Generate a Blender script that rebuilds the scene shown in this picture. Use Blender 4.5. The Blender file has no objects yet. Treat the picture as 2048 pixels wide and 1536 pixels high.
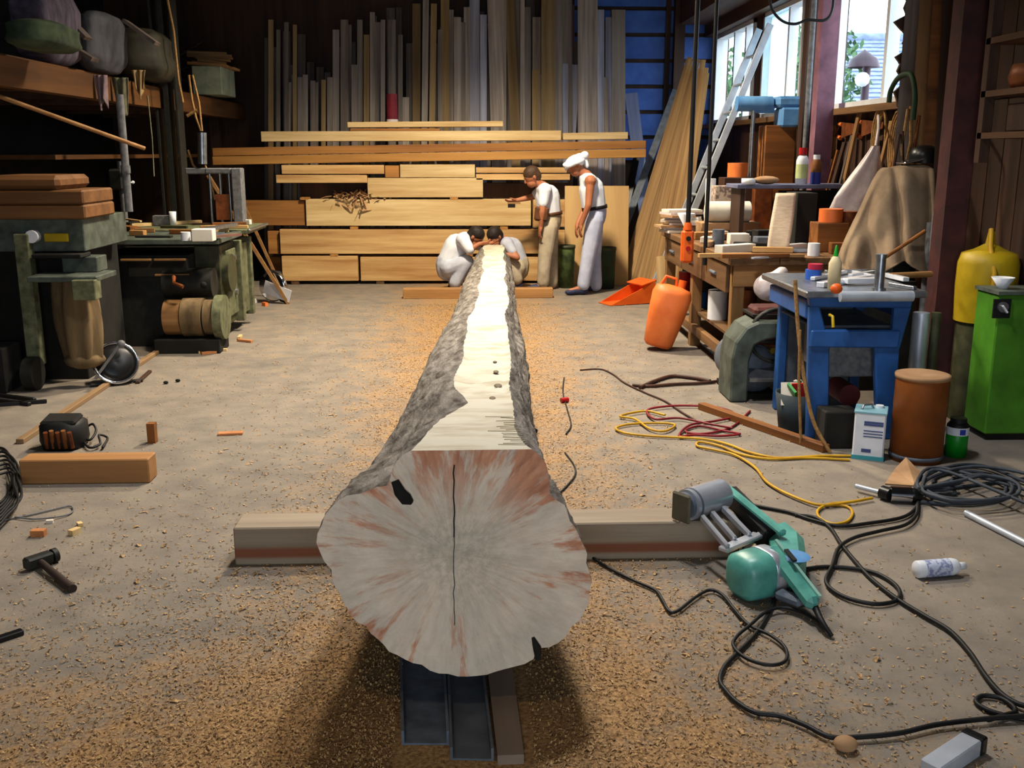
import bpy, math, random
from mathutils import Vector, Matrix, Euler
V = Vector
S = bpy.context.scene
COL = S.collection
rnd = random.Random(7)
R = math.radians

# ------------------------------------------------------------------ camera
F_PX, CAM_H = 2000.0, 1.66
PITCH, YAW = math.atan(463/F_PX), math.atan(79/F_PX*0.974)
cam_d = bpy.data.cameras.new('camera'); cam = bpy.data.objects.new('camera', cam_d); COL.objects.link(cam)
cam_d.sensor_width = 36; cam_d.lens = F_PX/2048*36; cam_d.clip_end = 300; cam_d.clip_start = 0.05
cam.location = (0, 0, CAM_H); cam.rotation_euler = (math.pi/2-PITCH, 0, -YAW)
S.camera = cam
CR = cam.rotation_euler.to_matrix()

# ------------------------------------------------------------------ light
S.view_settings.view_transform = 'Standard'; S.view_settings.look = 'None'
S.view_settings.gamma = 1; S.view_settings.use_curve_mapping = False
S.view_settings.exposure = 0.0
W = bpy.data.worlds.new('overcast_sky'); S.world = W; W.use_nodes = True
bg = W.node_tree.nodes['Background']
bg.inputs[0].default_value = (0.80, 0.90, 1.0, 1); bg.inputs[1].default_value = 6.0
# pendant lamps over the work floor: x, y, z, watts, colour
LAMPS = [(0.1, 9.6, 4.65, 460, (1.0, 0.87, 0.66)), (-0.2, 6.9, 4.65, 250, (1.0, 0.87, 0.69)),
         (0.5, 4.4, 4.5, 125, (0.95, 0.97, 1.0)), (-1.0, 1.4, 4.5, 18, (1.0, 0.78, 0.50))]  # the last one is an added fill over the near floor
for nm, loc, rot, sx, sy in (('window_daylight', (3.33, 10.9, 2.63), (0, R(-90), 0), 1.2, 6.0),
                             ('doorway_daylight', (0, -2.9, 1.45), (R(90), 0, 0), 3.2, 2.9)):
    d = bpy.data.lights.new(nm, 'AREA'); d.shape = 'RECTANGLE'; d.size = sx; d.size_y = sy
    d.cycles.is_portal = True
    o = bpy.data.objects.new(nm, d); COL.objects.link(o); o.location = loc; o.rotation_euler = rot

# ------------------------------------------------------------------ pixel -> place
def ray(x, y):
    return CR @ V(((x-1024)/F_PX, -(y-768)/F_PX, -1))
def fl(x, y, z=0.0):
    d = ray(x, y); t = (z-CAM_H)/d.z; return V((d.x*t, d.y*t, z))
def at(x, y, Y):
    d = ray(x, y); t = Y/d.y; return V((d.x*t, Y, CAM_H+d.z*t))
def wx(x, y, X):
    d = ray(x, y); t = X/d.x; return V((X, d.y*t, CAM_H+d.z*t))

# ------------------------------------------------------------------ geometry collector
def frame(d, up=None):
    z = V(d).normalized(); u = V(up) if up else (V((0,0,1)) if abs(z.z) < .95 else V((0,1,0)))
    x = u.cross(z).normalized(); y = z.cross(x)
    return Matrix((x, y, z)).transposed()
class G:
    def __init__(s): s.v = []; s.f = []; s.s = []
    def add(s, vs, fs, sm=False):
        b = len(s.v); s.v += [V(p) for p in vs]; s.f += [tuple(b+i for i in f) for f in fs]; s.s += [sm]*len(fs); return s
    def box(s, c, sz, rot=None, tap=1.0):
        hx, hy, hz = sz[0]/2, sz[1]/2, sz[2]/2; m = rot if rot is not None else Matrix.Identity(3)
        if isinstance(rot, (tuple, list)): m = Euler(rot).to_matrix()
        p = [V((i*hx*(tap if k > 0 else 1), j*hy*(tap if k > 0 else 1), k*hz)) for k in (-1, 1) for j in (-1, 1) for i in (-1, 1)]
        return s.add([V(c)+m@q for q in p], [(0,2,3,1),(4,5,7,6),(0,1,5,4),(2,6,7,3),(0,4,6,2),(1,3,7,5)])
    def bb(s, x0, x1, y0, y1, z0, z1):
        return s.box(((x0+x1)/2, (y0+y1)/2, (z0+z1)/2), (abs(x1-x0), abs(y1-y0), abs(z1-z0)))
    def bar(s, p0, p1, w, h, up=None):       # box from p0 to p1; w sideways, h along up
        p0, p1 = V(p0), V(p1); d = p1-p0; m = frame(d, up)
        return s.box((p0+p1)/2, (w, h, d.length), m)
    def cyl(s, p0, p1, r0, r1=None, n=14, caps=True, sm=True):
        p0, p1 = V(p0), V(p1); r1 = r0 if r1 is None else r1; m = frame(p1-p0)
        vs = []
        for p, r in ((p0, r0), (p1, r1)):
            vs += [p+m@V((r*math.cos(2*math.pi*i/n), r*math.sin(2*math.pi*i/n), 0)) for i in range(n)]
        s.add(vs, [(i, (i+1) % n, n+(i+1) % n, n+i) for i in range(n)], sm)
        if caps:
            s.add(vs[:n], [tuple(range(n))[::-1]]); s.add(vs[n:], [tuple(range(n))])
        return s
    def lathe(s, prof, o=(0,0,0), m=None, n=18, sm=True, arc=1.0, sq=None):
        m = m or Matrix.Identity(3); o = V(o); vs = []; k = n if arc >= 1 else n+1
        for r, z in prof:
            for i in range(k):
                a = 2*math.pi*arc*i/n; x, y = math.cos(a), math.sin(a)
                if sq: q = (abs(x)**sq+abs(y)**sq)**(-1/sq); x *= q; y *= q
                vs.append(o+m@V((r*x, r*y, z)))
        fs = []
        for j in range(len(prof)-1):
            for i in range(n):
                a, b = j*k+i, j*k+(i+1) % k; fs.append((a, b, b+k, a+k))
        return s.add(vs, fs, sm)
    def tube(s, pts, r, n=6, caps=True):
        pts = [V(p) for p in pts]; rs = r if isinstance(r, (list, tuple)) else [r]*len(pts); vs = []; up = None
        for i, p in enumerate(pts):
            d = (pts[min(i+1, len(pts)-1)]-pts[max(i-1, 0)])
            if d.length < 1e-7: d = V((0,0,1))
            m = frame(d, up) if up is not None and abs(d.normalized().dot(up)) < .95 else frame(d)
            up = m.col[1].copy()
            vs += [p+m@V((rs[i]*math.cos(2*math.pi*k/n), rs[i]*math.sin(2*math.pi*k/n), 0)) for k in range(n)]
        fs = [(j*n+k, j*n+(k+1) % n, (j+1)*n+(k+1) % n, (j+1)*n+k) for j in range(len(pts)-1) for k in range(n)]
        s.add(vs, fs, True)
        if caps: s.add(vs[:n], [tuple(range(n))[::-1]]); s.add(vs[-n:], [tuple(range(n))])
        return s
    def ell(s, c, r, m=None, n=12):
        r = r if isinstance(r, (tuple, list)) else (r, r, r); m = m or Matrix.Identity(3); vs = []; h = n//2
        for j in range(h+1):
            t = math.pi*j/h
            for i in range(n):
                a = 2*math.pi*i/n
                vs.append(V(c)+m@V((r[0]*math.sin(t)*math.cos(a), r[1]*math.sin(t)*math.sin(a), -r[2]*math.cos(t))))
        fs = []
        for j in range(h):
            for i in range(n):
                a, b = j*n+i, j*n+(i+1) % n
                fs.append((a, b, b+n) if j == 0 else ((a, b, a+n) if j == h-1 else (a, b, b+n, a+n)))
        if h > 0:
            fs = [((a[0], a[2]-0, a[2]) if False else a) for a in fs]
        # poles: drop the doubled corners
        out = []
        for j in range(h):
            for i in range(n):
                a, b = j*n+i, j*n+(i+1) % n
                if j == 0: out.append((0, b+n, a+n))
                elif j == h-1: out.append((a, b, h*n))
                else: out.append((a, b, b+n, a+n))
        return s.add(vs, out, True)
    def cap(s, p0, p1, r0, r1=None, n=12):   # tapered capsule, closed
        r1 = r0 if r1 is None else r1
        s.ell(p0, r0, n=n); s.ell(p1, r1, n=n)
        if (V(p1)-V(p0)).length > 1e-5: s.cyl(p0, p1, r0, r1, n=n)
        return s
    def prism(s, poly, t0, t1, fn):          # poly of 2-D points pushed from t0 to t1; fn(a,b,t) -> 3-D
        n = len(poly); vs = [fn(a, b, t) for t in (t0, t1) for a, b in poly]
        return s.add(vs, [tuple(range(n))[::-1], tuple(range(n, 2*n))]+[(i, (i+1) % n, n+(i+1) % n, n+i) for i in range(n)])
    def grid(s, fn, nu, nv, sm=True):
        vs = [fn(i/nu, j/nv) for j in range(nv+1) for i in range(nu+1)]
        return s.add(vs, [(j*(nu+1)+i, j*(nu+1)+i+1, (j+1)*(nu+1)+i+1, (j+1)*(nu+1)+i) for j in range(nv) for i in range(nu)], sm)

def spline(pts, k=6):                        # Catmull-Rom through the points
    pts = [V(p) for p in pts]; q = [2*pts[0]-pts[1]]+pts+[2*pts[-1]-pts[-2]]; out = []
    for i in range(1, len(q)-2):
        for j in range(k):
            t = j/k; a, b, c, d = q[i-1:i+3]
            out.append(.5*((2*b)+(c-a)*t+(2*a-5*b+4*c-d)*t*t+(3*b-a-3*c+d)*t**3))
    return out+[pts[-1]]

def thing(name, label, cat, loc=(0,0,0), rz=0.0, group=None):
    o = bpy.data.objects.new(name, None); o.empty_display_size = .1; COL.objects.link(o)
    o.location = loc; o.rotation_euler = (0, 0, rz); o['label'] = label; o['category'] = cat
    if group: o['group'] = group
    return o
def ob(name, g, m, parent=None, label=None, cat=None, group=None, kind=None, bev=0, sub=0, remesh=0, smooth=0, solid=0, keep=False, loc=None, rot=None):
    """one mesh object; without a parent its origin goes to the middle of its base"""
    off = V((0,0,0))
    if parent is None and not keep and g.v:
        lo = [min(p[i] for p in g.v) for i in range(3)]; hi = [max(p[i] for p in g.v) for i in range(3)]
        off = V(((lo[0]+hi[0])/2, (lo[1]+hi[1])/2, lo[2]))
    me = bpy.data.meshes.new(name); me.from_pydata([p-off for p in g.v], [], g.f)
    if any(g.s): me.polygons.foreach_set('use_smooth', g.s)
    me.materials.append(m); me.update()
    o = bpy.data.objects.new(name, me); COL.objects.link(o); o.location = off
    if loc is not None: o.location = loc
    if rot is not None: o.rotation_euler = rot
    if parent is not None: o.parent = parent
    if solid: md = o.modifiers.new('thickness', 'SOLIDIFY'); md.thickness = solid; md.offset = 0
    if remesh: md = o.modifiers.new('skin', 'REMESH'); md.mode = 'VOXEL'; md.voxel_size = remesh; md.use_smooth_shade = True
    if smooth: md = o.modifiers.new('smooth', 'SMOOTH'); md.factor = .5; md.iterations = smooth
    if bev: md = o.modifiers.new('edge', 'BEVEL'); md.width = bev; md.segments = 1; md.limit_method = 'ANGLE'
    if sub: md = o.modifiers.new('sub', 'SUBSURF'); md.levels = sub; md.render_levels = sub
    if label: o['label'] = label
    if cat: o['category'] = cat
    if group: o['group'] = group
    if kind: o['kind'] = kind
    return o

# ------------------------------------------------------------------ materials
def c(r, g, b):
    f = lambda u: (u/255/12.92 if u <= 10 else ((u/255+.055)/1.055)**2.4)
    return (f(r), f(g), f(b), 1)
def nt(m): return m.node_tree.nodes, m.node_tree.links
def mat(name, col, col2=None, rough=.7, metal=0.0, scale=6.0, stretch=(1,1,1), rand=0.0, bump=.15, detail=4, contrast=(.3,.7), spec=.3, alpha=1.0, coat=0, trans=0):
    m = bpy.data.materials.new(name); m.use_nodes = True; N, L = nt(m); b = N['Principled BSDF']
    b.inputs['Roughness'].default_value = rough; b.inputs['Metallic'].default_value = metal
    b.inputs['Specular IOR Level'].default_value = spec
    if coat: b.inputs['Coat Weight'].default_value = coat
    if trans: b.inputs['Transmission Weight'].default_value = trans
    tc = N.new('ShaderNodeTexCoord'); oi = N.new('ShaderNodeObjectInfo'); mp = N.new('ShaderNodeMapping'); mp.inputs['Scale'].default_value = stretch
    ad = N.new('ShaderNodeVectorMath'); ad.operation = 'ADD'; ml = N.new('ShaderNodeMath'); ml.operation = 'MULTIPLY'; ml.inputs[1].default_value = 37.0
    L.new(oi.outputs['Random'], ml.inputs[0]); L.new(tc.outputs['Object'], mp.inputs[0]); L.new(mp.outputs[0], ad.inputs[0]); L.new(ml.outputs[0], ad.inputs[1])
    nz = N.new('ShaderNodeTexNoise'); nz.inputs['Scale'].default_value = scale; nz.inputs['Detail'].default_value = detail; nz.inputs['Roughness'].default_value = .6
    L.new(ad.outputs[0], nz.inputs['Vector'])
    rp = N.new('ShaderNodeValToRGB'); rp.color_ramp.elements[0].position, rp.color_ramp.elements[1].position = contrast
    rp.color_ramp.elements[0].color = col2 or tuple(x*.72 for x in col[:3])+(1,); rp.color_ramp.elements[1].color = col
    L.new(nz.outputs[0], rp.inputs[0]); out = rp.outputs[0]
    if rand:
        hs = N.new('ShaderNodeHueSaturation'); mr = N.new('ShaderNodeMapRange'); mr.inputs['To Min'].default_value = 1-rand; mr.inputs['To Max'].default_value = 1+rand
        L.new(oi.outputs['Random'], mr.inputs[0]); L.new(mr.outputs[0], hs.inputs['Value']); L.new(out, hs.inputs['Color']); out = hs.outputs[0]
    L.new(out, b.inputs['Base Color'])
    if bump:
        bp = N.new('ShaderNodeBump'); bp.inputs['Strength'].default_value = bump; bp.inputs['Distance'].default_value = .02
        L.new(nz.outputs[0], bp.inputs['Height']); L.new(bp.outputs[0], b.inputs['Normal'])
    return m
def wood(name, a, b2, axis='X', rand=.15, rough=.65, scale=9, long=.06, bump=.12, contrast=(.3,.72)):
    st = {'X': (long,1,1), 'Y': (1,long,1), 'Z': (1,1,long)}[axis]
    return mat(name, a, b2, rough=rough, scale=scale, stretch=st, rand=rand, bump=bump, detail=6, contrast=contrast)
M = {}
M['pine_x'] = wood('pine_lengthwise', c(222,184,124), c(170,122,70), 'X', .10, scale=12, long=.07)
M['pine_dark_x'] = wood('old_pine', c(176,122,62), c(120,74,34), 'X', .15, scale=10, long=.05)
M['pine_pale_x'] = wood('pale_pine', c(226,200,148), c(184,146,92), 'X', .08, scale=12, long=.07)
M['endgrain'] = mat('end_grain', c(186,134,70), c(140,88,40), scale=30, rand=.1)
M['board_z'] = wood('weathered_board', c(178,164,152), c(118,104,96), 'Z', .38, scale=16, long=.04)
M['board_grey_z'] = wood('grey_board', c(186,186,200), c(128,128,146), 'Z', .25, scale=16, long=.04)
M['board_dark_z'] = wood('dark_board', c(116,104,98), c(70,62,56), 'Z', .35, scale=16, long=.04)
M['board_tan_z'] = wood('tan_board', c(170,142,98), c(124,98,62), 'Z', .22, scale=16, long=.04)
M['lath_z'] = wood('lath', c(186,150,100), c(120,86,50), 'Z', .22, scale=22, long=.03)
M['wood_y'] = wood('wood_along', c(126,92,58), c(78,54,32), 'Y', .2, scale=12, long=.06)
M['wood_x'] = wood('wood_across', c(170,126,76), c(120,82,44), 'X', .2, scale=12, long=.06)
M['wood_z'] = wood('wood_upright', c(150,112,68), c(100,70,38), 'Z', .2, scale=12, long=.06)
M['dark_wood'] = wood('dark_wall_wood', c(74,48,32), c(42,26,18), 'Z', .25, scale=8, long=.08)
M['dark_wood_y'] = wood('dark_beam_wood', c(92,60,34), c(56,34,18), 'Y', .2, scale=8, long=.08)
M['loft_wood'] = wood('loft_wood', c(120,76,34), c(70,42,18), 'Y', .15, scale=8, long=.06)
M['plank_brown'] = wood('brown_plank', c(150,92,40), c(90,52,20), 'X', .1, scale=10, long=.06)
M['plywood'] = mat('plywood', c(206,168,112), c(184,144,92), scale=4, stretch=(1,1,.1), bump=.03)
M['black'] = mat('black_rubber', c(22,21,22), c(12,12,12), rough=.55, bump=.05)
M['blackshiny'] = mat('black_paint', c(20,20,22), c(14,14,14), rough=.35, bump=.02)
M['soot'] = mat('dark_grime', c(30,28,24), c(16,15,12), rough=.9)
M['dark_steel'] = mat('dark_steel', c(104,112,124), c(74,80,90), rough=.5, metal=.1, scale=12)
M['steel'] = mat('steel', c(170,174,180), c(130,134,140), rough=.32, metal=.9, scale=20, bump=.03)
M['chrome'] = mat('chrome', c(222,224,230), c(200,202,208), rough=.14, metal=1, bump=0)
M['alu'] = mat('aluminium', c(200,206,216), c(170,176,186), rough=.42, metal=.45, bump=.03)
M['olive'] = mat('olive_machine_paint', c(74,74,48), c(42,42,28), rough=.55, scale=10, contrast=(.25,.7))
M['olive_light'] = mat('pale_olive_paint', c(112,114,84), c(64,66,46), rough=.6, scale=16, contrast=(.3,.65))
M['grey_green'] = mat('grey_green_paint', c(90,98,88), c(52,56,50), rough=.55, scale=9)
M['grey_iron'] = mat('grey_cast_iron', c(120,120,122), c(84,84,86), rough=.6, scale=26)
M['dark_iron'] = mat('dark_cast_iron', c(36,36,31), c(22,22,18), rough=.6, scale=12)
M['blue_paint'] = mat('blue_machine_paint', c(44,92,158), c(30,64,112), rough=.45, scale=8, contrast=(.2,.7))
M['light_blue'] = mat('light_blue_paint', c(108,160,210), c(80,130,184), rough=.45, scale=8)
M['teal'] = mat('teal_plastic', c(92,164,150), c(60,128,118), rough=.38, scale=10, bump=.03, spec=.5)
M['teal_pale'] = mat('pale_teal_metal', c(150,190,176), c(110,160,150), rough=.35, metal=.2, scale=10, bump=.03)
M['green_cab'] = mat('green_paint', c(74,132,30), c(52,100,20), rough=.5, scale=5, bump=.03)
M['green_can'] = mat('bright_green_plastic', c(20,150,40), c(10,120,26), rough=.4, bump=.02)
M['yellow'] = mat('yellow_plastic', c(188,158,20), c(150,122,12), rough=.5, scale=5, bump=.05)
M['yellow_cord'] = mat('yellow_cord', c(206,160,30), c(160,116,16), rough=.5, bump=0)
M['red_cord'] = mat('red_cord', c(140,30,40), c(96,18,28), rough=.5, bump=0)
M['brown_cord'] = mat('brown_cord', c(80,48,36), c(50,30,22), rough=.6, bump=0)
M['orange'] = mat('orange_plastic', c(232,104,34), c(206,80,20), rough=.45, scale=5, bump=.04)
M['orange_fade'] = mat('faded_orange_plastic', c(226,124,62), c(206,96,40), rough=.5, scale=5, bump=.04)
M['red'] = mat('red_plastic', c(180,24,28), c(140,14,20), rough=.4, bump=0)
M['white'] = mat('white_plastic', c(226,228,232), c(206,208,214), rough=.45, bump=.02)
M['paper'] = mat('white_paper', c(222,216,204), c(196,188,172), rough=.8, scale=4, bump=.05)
M['cardboard'] = mat('cardboard', c(176,140,104), c(150,114,80), rough=.85, scale=6)
M['drum_brown'] = mat('brown_fibre_drum', c(150,82,26), c(112,58,16), rough=.6, scale=4, bump=.05)
M['canvas'] = mat('canvas_tarp', c(152,130,104), c(112,92,72), rough=.9, scale=5, bump=.2)
M['sack'] = mat('sack_cloth', c(96,102,82), c(56,62,50), rough=.9, scale=7, bump=.3, rand=.25)
M['rag'] = mat('dusty_rag', c(130,128,100), c(84,80,62), rough=.9, scale=9, bump=.3, rand=.3)
M['rope'] = mat('rope_fibre', c(170,130,80), c(120,86,48), rough=.9, scale=60)
M['tan_bag'] = mat('dust_bag_cloth', c(126,104,72), c(76,60,40), rough=.9, scale=8, stretch=(1,1,.2), bump=.3)
M['skin'] = mat('skin', c(176,112,78), c(156,94,62), rough=.5, bump=.02)
M['hair'] = mat('dark_hair', c(40,28,22), c(20,14,10), rough=.6, scale=60, bump=.3)
M['hair_brown'] = mat('brown_hair', c(84,58,36), c(46,30,20), rough=.6, scale=60, bump=.3)
M['cloth_white'] = mat('white_cotton', c(232,234,240), c(206,210,222), rough=.85, scale=9, bump=.25)
M['cloth_grey'] = mat('grey_cotton', c(196,198,210), c(160,164,180), rough=.85, scale=9, bump=.25)
M['cloth_blue'] = mat('pale_blue_trousers', c(196,200,220), c(166,172,200), rough=.85, scale=7, bump=.3)
M['cloth_beige'] = mat('beige_trousers', c(196,182,158), c(160,144,120), rough=.85, scale=7, bump=.3)
M['leather'] = mat('brown_leather', c(104,64,34), c(64,38,20), rough=.6, scale=14)
M['shoe'] = mat('navy_shoe', c(52,60,92), c(34,38,62), rough=.6)
M['bark'] = mat('bark', c(150,142,132), c(66,56,48), rough=.95, scale=20, stretch=(1,.4,1), bump=1.0, detail=8, contrast=(.34,.66))
M['hewn'] = mat('hewn_sapwood', c(200,192,172), c(164,148,120), rough=.65, scale=7, stretch=(.5,1.6,1), bump=.8, contrast=(.3,.55))
M['shavings'] = mat('wood_shavings', c(214,170,106), c(176,126,66), rough=.8, rand=.2)
M['concrete_dust'] = None
M['blue_siding'] = mat('blue_siding', c(70,110,190), c(46,78,150), rough=.5, scale=3, bump=.05)
M['plastic_bag'] = mat('white_plastic_bag', c(216,206,206), c(176,160,160), rough=.4, scale=6, bump=.3)
M['clear_blue'] = mat('blue_green_tint', c(150,190,200), c(110,160,176), rough=.3, bump=.02)
M['foliage'] = mat('foliage', c(104,140,92), c(40,72,44), rough=.7, scale=2, rand=.2)
M['roof_tile'] = mat('grey_roof_tile', c(126,140,168), c(84,96,124), rough=.5, scale=5)
M['plaster'] = mat('house_plaster', c(200,204,214), c(170,176,190), rough=.9)
M['pole_brown'] = mat('lamp_post_paint', c(70,50,60), c(44,32,40), rough=.5)
M['chip_orange'] = mat('fresh_chip', c(196,132,82), c(160,98,56), rough=.7)
M['copper'] = mat('rusty_copper', c(150,84,44), c(86,44,24), rough=.5, metal=.4, scale=9)

# lit lamp bulb
m = M['bulb'] = bpy.data.materials.new('lamp_glow'); m.use_nodes = True; N, L = nt(m)
N.remove(N['Principled BSDF']); e = N.new('ShaderNodeEmission'); e.inputs[0].default_value = (1, .9, .75, 1); e.inputs[1].default_value = 12
L.new(e.outputs[0], N['Material Output'].inputs[0])
# window glass: mostly see-through with a faint reflection
def glass(name, tint, frost):
    m = bpy.data.materials.new(name); m.use_nodes = True; N, L = nt(m); N.remove(N['Principled BSDF'])
    t = N.new('ShaderNodeBsdfTransparent'); t.inputs[0].default_value = tint
    g = N.new('ShaderNodeBsdfGlossy'); g.inputs['Roughness'].default_value = .05
    if frost:
        t2 = N.new('ShaderNodeBsdfTranslucent'); t2.inputs[0].default_value = tint
        mx0 = N.new('ShaderNodeMixShader'); mx0.inputs[0].default_value = frost; L.new(t.outputs[0], mx0.inputs[1]); L.new(t2.outputs[0], mx0.inputs[2]); base = mx0.outputs[0]
    else: base = t.outputs[0]
    mx = N.new('ShaderNodeMixShader'); mx.inputs[0].default_value = .06
    L.new(base, mx.inputs[1]); L.new(g.outputs[0], mx.inputs[2]); L.new(mx.outputs[0], N['Material Output'].inputs[0])
    return m
M['glass'] = glass('window_glass', (.95,.98,1,1), 0); M['frosted'] = glass('frosted_glass', (.74,.9,.95,1), .9)

# concrete with sawdust ground into it
def concrete():
    m = bpy.data.materials.new('dusty_concrete'); m.use_nodes = True; N, L = nt(m); b = N['Principled BSDF']; b.inputs['Roughness'].default_value = .85
    b.inputs['Specular IOR Level'].default_value = .25
    tc = N.new('ShaderNodeTexCoord')
    def noise(sc, det, ro=.6):
        n = N.new('ShaderNodeTexNoise'); n.inputs['Scale'].default_value = sc; n.inputs['Detail'].default_value = det; n.inputs['Roughness'].default_value = ro
        L.new(tc.outputs['Object'], n.inputs['Vector']); return n
    def ramp(src, p0, c0, p1, c1):
        r = N.new('ShaderNodeValToRGB'); r.color_ramp.elements[0].position = p0; r.color_ramp.elements[0].color = c0
        r.color_ramp.elements[1].position = p1; r.color_ramp.elements[1].color = c1; L.new(src, r.inputs[0]); return r.outputs[0]
    def mix(f, a, b_):
        x = N.new('ShaderNodeMix'); x.data_type = 'RGBA'
        if isinstance(f, float): x.inputs[0].default_value = f
        else: L.new(f, x.inputs[0])
        L.new(a, x.inputs[6]); L.new(b_, x.inputs[7]); return x.outputs[2]
    big = noise(.9, 5); mid = noise(5, 6); fine = noise(70, 3, .7); grit = noise(26, 5, .75)
    base = ramp(big.outputs[0], .3, c(104,97,91), .7, c(138,127,114))
    stain = ramp(mid.outputs[0], .3, c(96,90,84), .7, c(148,136,120))
    col = mix(.5, base, stain)
    # sawdust spread: thick along the log and in the near corner, thinner elsewhere
    sp = N.new('ShaderNodeSeparateXYZ'); L.new(tc.outputs['Object'], sp.inputs[0])
    def mth(op, a, b_=None):
        x = N.new('ShaderNodeMath'); x.operation = op
        for i, q in enumerate((a, b_)):
            if q is None: continue
            if isinstance(q, (int, float)): x.inputs[i].default_value = q
            else: L.new(q, x.inputs[i])
        return x.outputs[0]
    def mr(src, a0, a1, b0, b1):
        x = N.new('ShaderNodeMapRange'); x.inputs[1].default_value = a0; x.inputs[2].default_value = a1; x.inputs[3].default_value = b0; x.inputs[4].default_value = b1
        x.clamp = True; L.new(src, x.inputs[0]); return x.outputs[0]
    ax = mth('ABSOLUTE', mth('SUBTRACT', sp.outputs[0], .02))
    along = mr(ax, .3, 1.2, .45, .0)
    near = mth('MULTIPLY', mr(sp.outputs[1], 3.5, 2.2, 0, .62), mr(sp.outputs[0], 1.6, -.9, .15, 1))
    far = mr(sp.outputs[1], 5, 10, 0, .12)
    dens = mth('ADD', mth('ADD', along, near), far)
    th = mth('SUBTRACT', mth('ADD', mth('MULTIPLY', grit.outputs[0], .8), mth('MULTIPLY', mid.outputs[0], .7)), .42)
    msk = mr(mth('ADD', th, mth('MULTIPLY', dens, .8)), .45, .8, 0, 1)
    dust = ramp(fine.outputs[0], .3, c(96,66,40), .72, c(190,150,100))
    col = mix(msk, col, dust)
    L.new(col, b.inputs['Base Color'])
    bp = N.new('ShaderNodeBump'); bp.inputs['Strength'].default_value = .35; bp.inputs['Distance'].default_value = .01
    L.new(mth('ADD', grit.outputs[0], fine.outputs[0]), bp.inputs['Height']); L.new(bp.outputs[0], b.inputs['Normal'])
    return m
M['concrete'] = concrete()

# cut end of the log: rings, radial streaks, orange heart-rot patches
def cutface():
    m = bpy.data.materials.new('sawn_log_end'); m.use_nodes = True; N, L = nt(m); b = N['Principled BSDF']; b.inputs['Roughness'].default_value = .75
    tc = N.new('ShaderNodeTexCoord'); sp = N.new('ShaderNodeSeparateXYZ'); L.new(tc.outputs['Object'], sp.inputs[0])
    def mth(op, a, b_=None):
        x = N.new('ShaderNodeMath'); x.operation = op
        for i, q in enumerate((a, b_)):
            if q is None: continue
            if isinstance(q, (int, float)): x.inputs[i].default_value = q
            else: L.new(q, x.inputs[i])
        return x.outputs[0]
    X, Z = sp.outputs[0], sp.outputs[2]
    r = mth('SQRT', mth('ADD', mth('MULTIPLY', X, X), mth('MULTIPLY', Z, Z))); inv = mth('DIVIDE', 1.0, mth('MAXIMUM', r, .02))
    cb = N.new('ShaderNodeCombineXYZ')
    L.new(mth('MULTIPLY', mth('MULTIPLY', X, inv), 3.2), cb.inputs[0]); L.new(mth('MULTIPLY', mth('MULTIPLY', Z, inv), 3.2), cb.inputs[1]); L.new(mth('MULTIPLY', r, 2.6), cb.inputs[2])
    def noise(vec, sc, det):
        n = N.new('ShaderNodeTexNoise'); n.inputs['Scale'].default_value = sc; n.inputs['Detail'].default_value = det; n.inputs['Roughness'].default_value = .65; L.new(vec, n.inputs['Vector']); return n.outputs[0]
    rad = noise(cb.outputs[0], 1.5, 5); rad2 = noise(cb.outputs[0], 4.5, 4); blot = noise(tc.outputs['Object'], 5, 5); saw = noise(tc.outputs['Object'], 40, 4)
    def ramp(src, p0, c0, p1, c1):
        q = N.new('ShaderNodeValToRGB'); q.color_ramp.elements[0].position = p0; q.color_ramp.elements[0].color = c0
        q.color_ramp.elements[1].position = p1; q.color_ramp.elements[1].color = c1; L.new(src, q.inputs[0]); return q.outputs[0]
    def mix(f, a, b_, mode='MIX'):
        x = N.new('ShaderNodeMix'); x.data_type = 'RGBA'; x.blend_type = mode
        if isinstance(f, float): x.inputs[0].default_value = f
        else: L.new(f, x.inputs[0])
        L.new(a, x.inputs[6]); L.new(b_, x.inputs[7]); return x.outputs[2]
    base = ramp(rad2, .3, c(186,156,132), .7, c(226,208,186))
    grey = ramp(blot, .35, c(176,170,156), .65, c(222,206,184))
    col = mix(.55, base, grey)
    ring = N.new('ShaderNodeMapRange'); ring.inputs[1].default_value = .10; ring.inputs[2].default_value = .30; L.new(r, ring.inputs[0])
    up = N.new('ShaderNodeMapRange'); up.inputs[1].default_value = .05; up.inputs[2].default_value = .22; up.inputs[3].default_value = 0; up.inputs[4].default_value = .12; L.new(Z, up.inputs[0])
    th = mth('ADD', rad, up.outputs[0])
    om = N.new('ShaderNodeMapRange'); om.inputs[1].default_value = .55; om.inputs[2].default_value = .64; om.inputs[4].default_value = .85; L.new(th, om.inputs[0])
    orange = ramp(rad2, .3, c(150,80,44), .7, c(204,134,90))
    col = mix(mth('MULTIPLY', om.outputs[0], ring.outputs[0]), col, orange)
    inner = N.new('ShaderNodeMapRange'); inner.inputs[1].default_value = .26; inner.inputs[2].default_value = .06; inner.inputs[4].default_value = .45; L.new(r, inner.inputs[0])
    col = mix(mth('MULTIPLY', inner.outputs[0], ramp(saw, .42, (0,0,0,1), .6, (1,1,1,1))), col, ramp(blot, .3, c(110,108,88), .7, c(140,136,120)))
    L.new(col, b.inputs['Base Color'])
    bp = N.new('ShaderNodeBump'); bp.inputs['Strength'].default_value = .4; bp.inputs['Distance'].default_value = .01; L.new(mth('ADD', saw, rad2), bp.inputs['Height']); L.new(bp.outputs[0], b.inputs['Normal'])
    return m
M['cutface'] = cutface()
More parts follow.
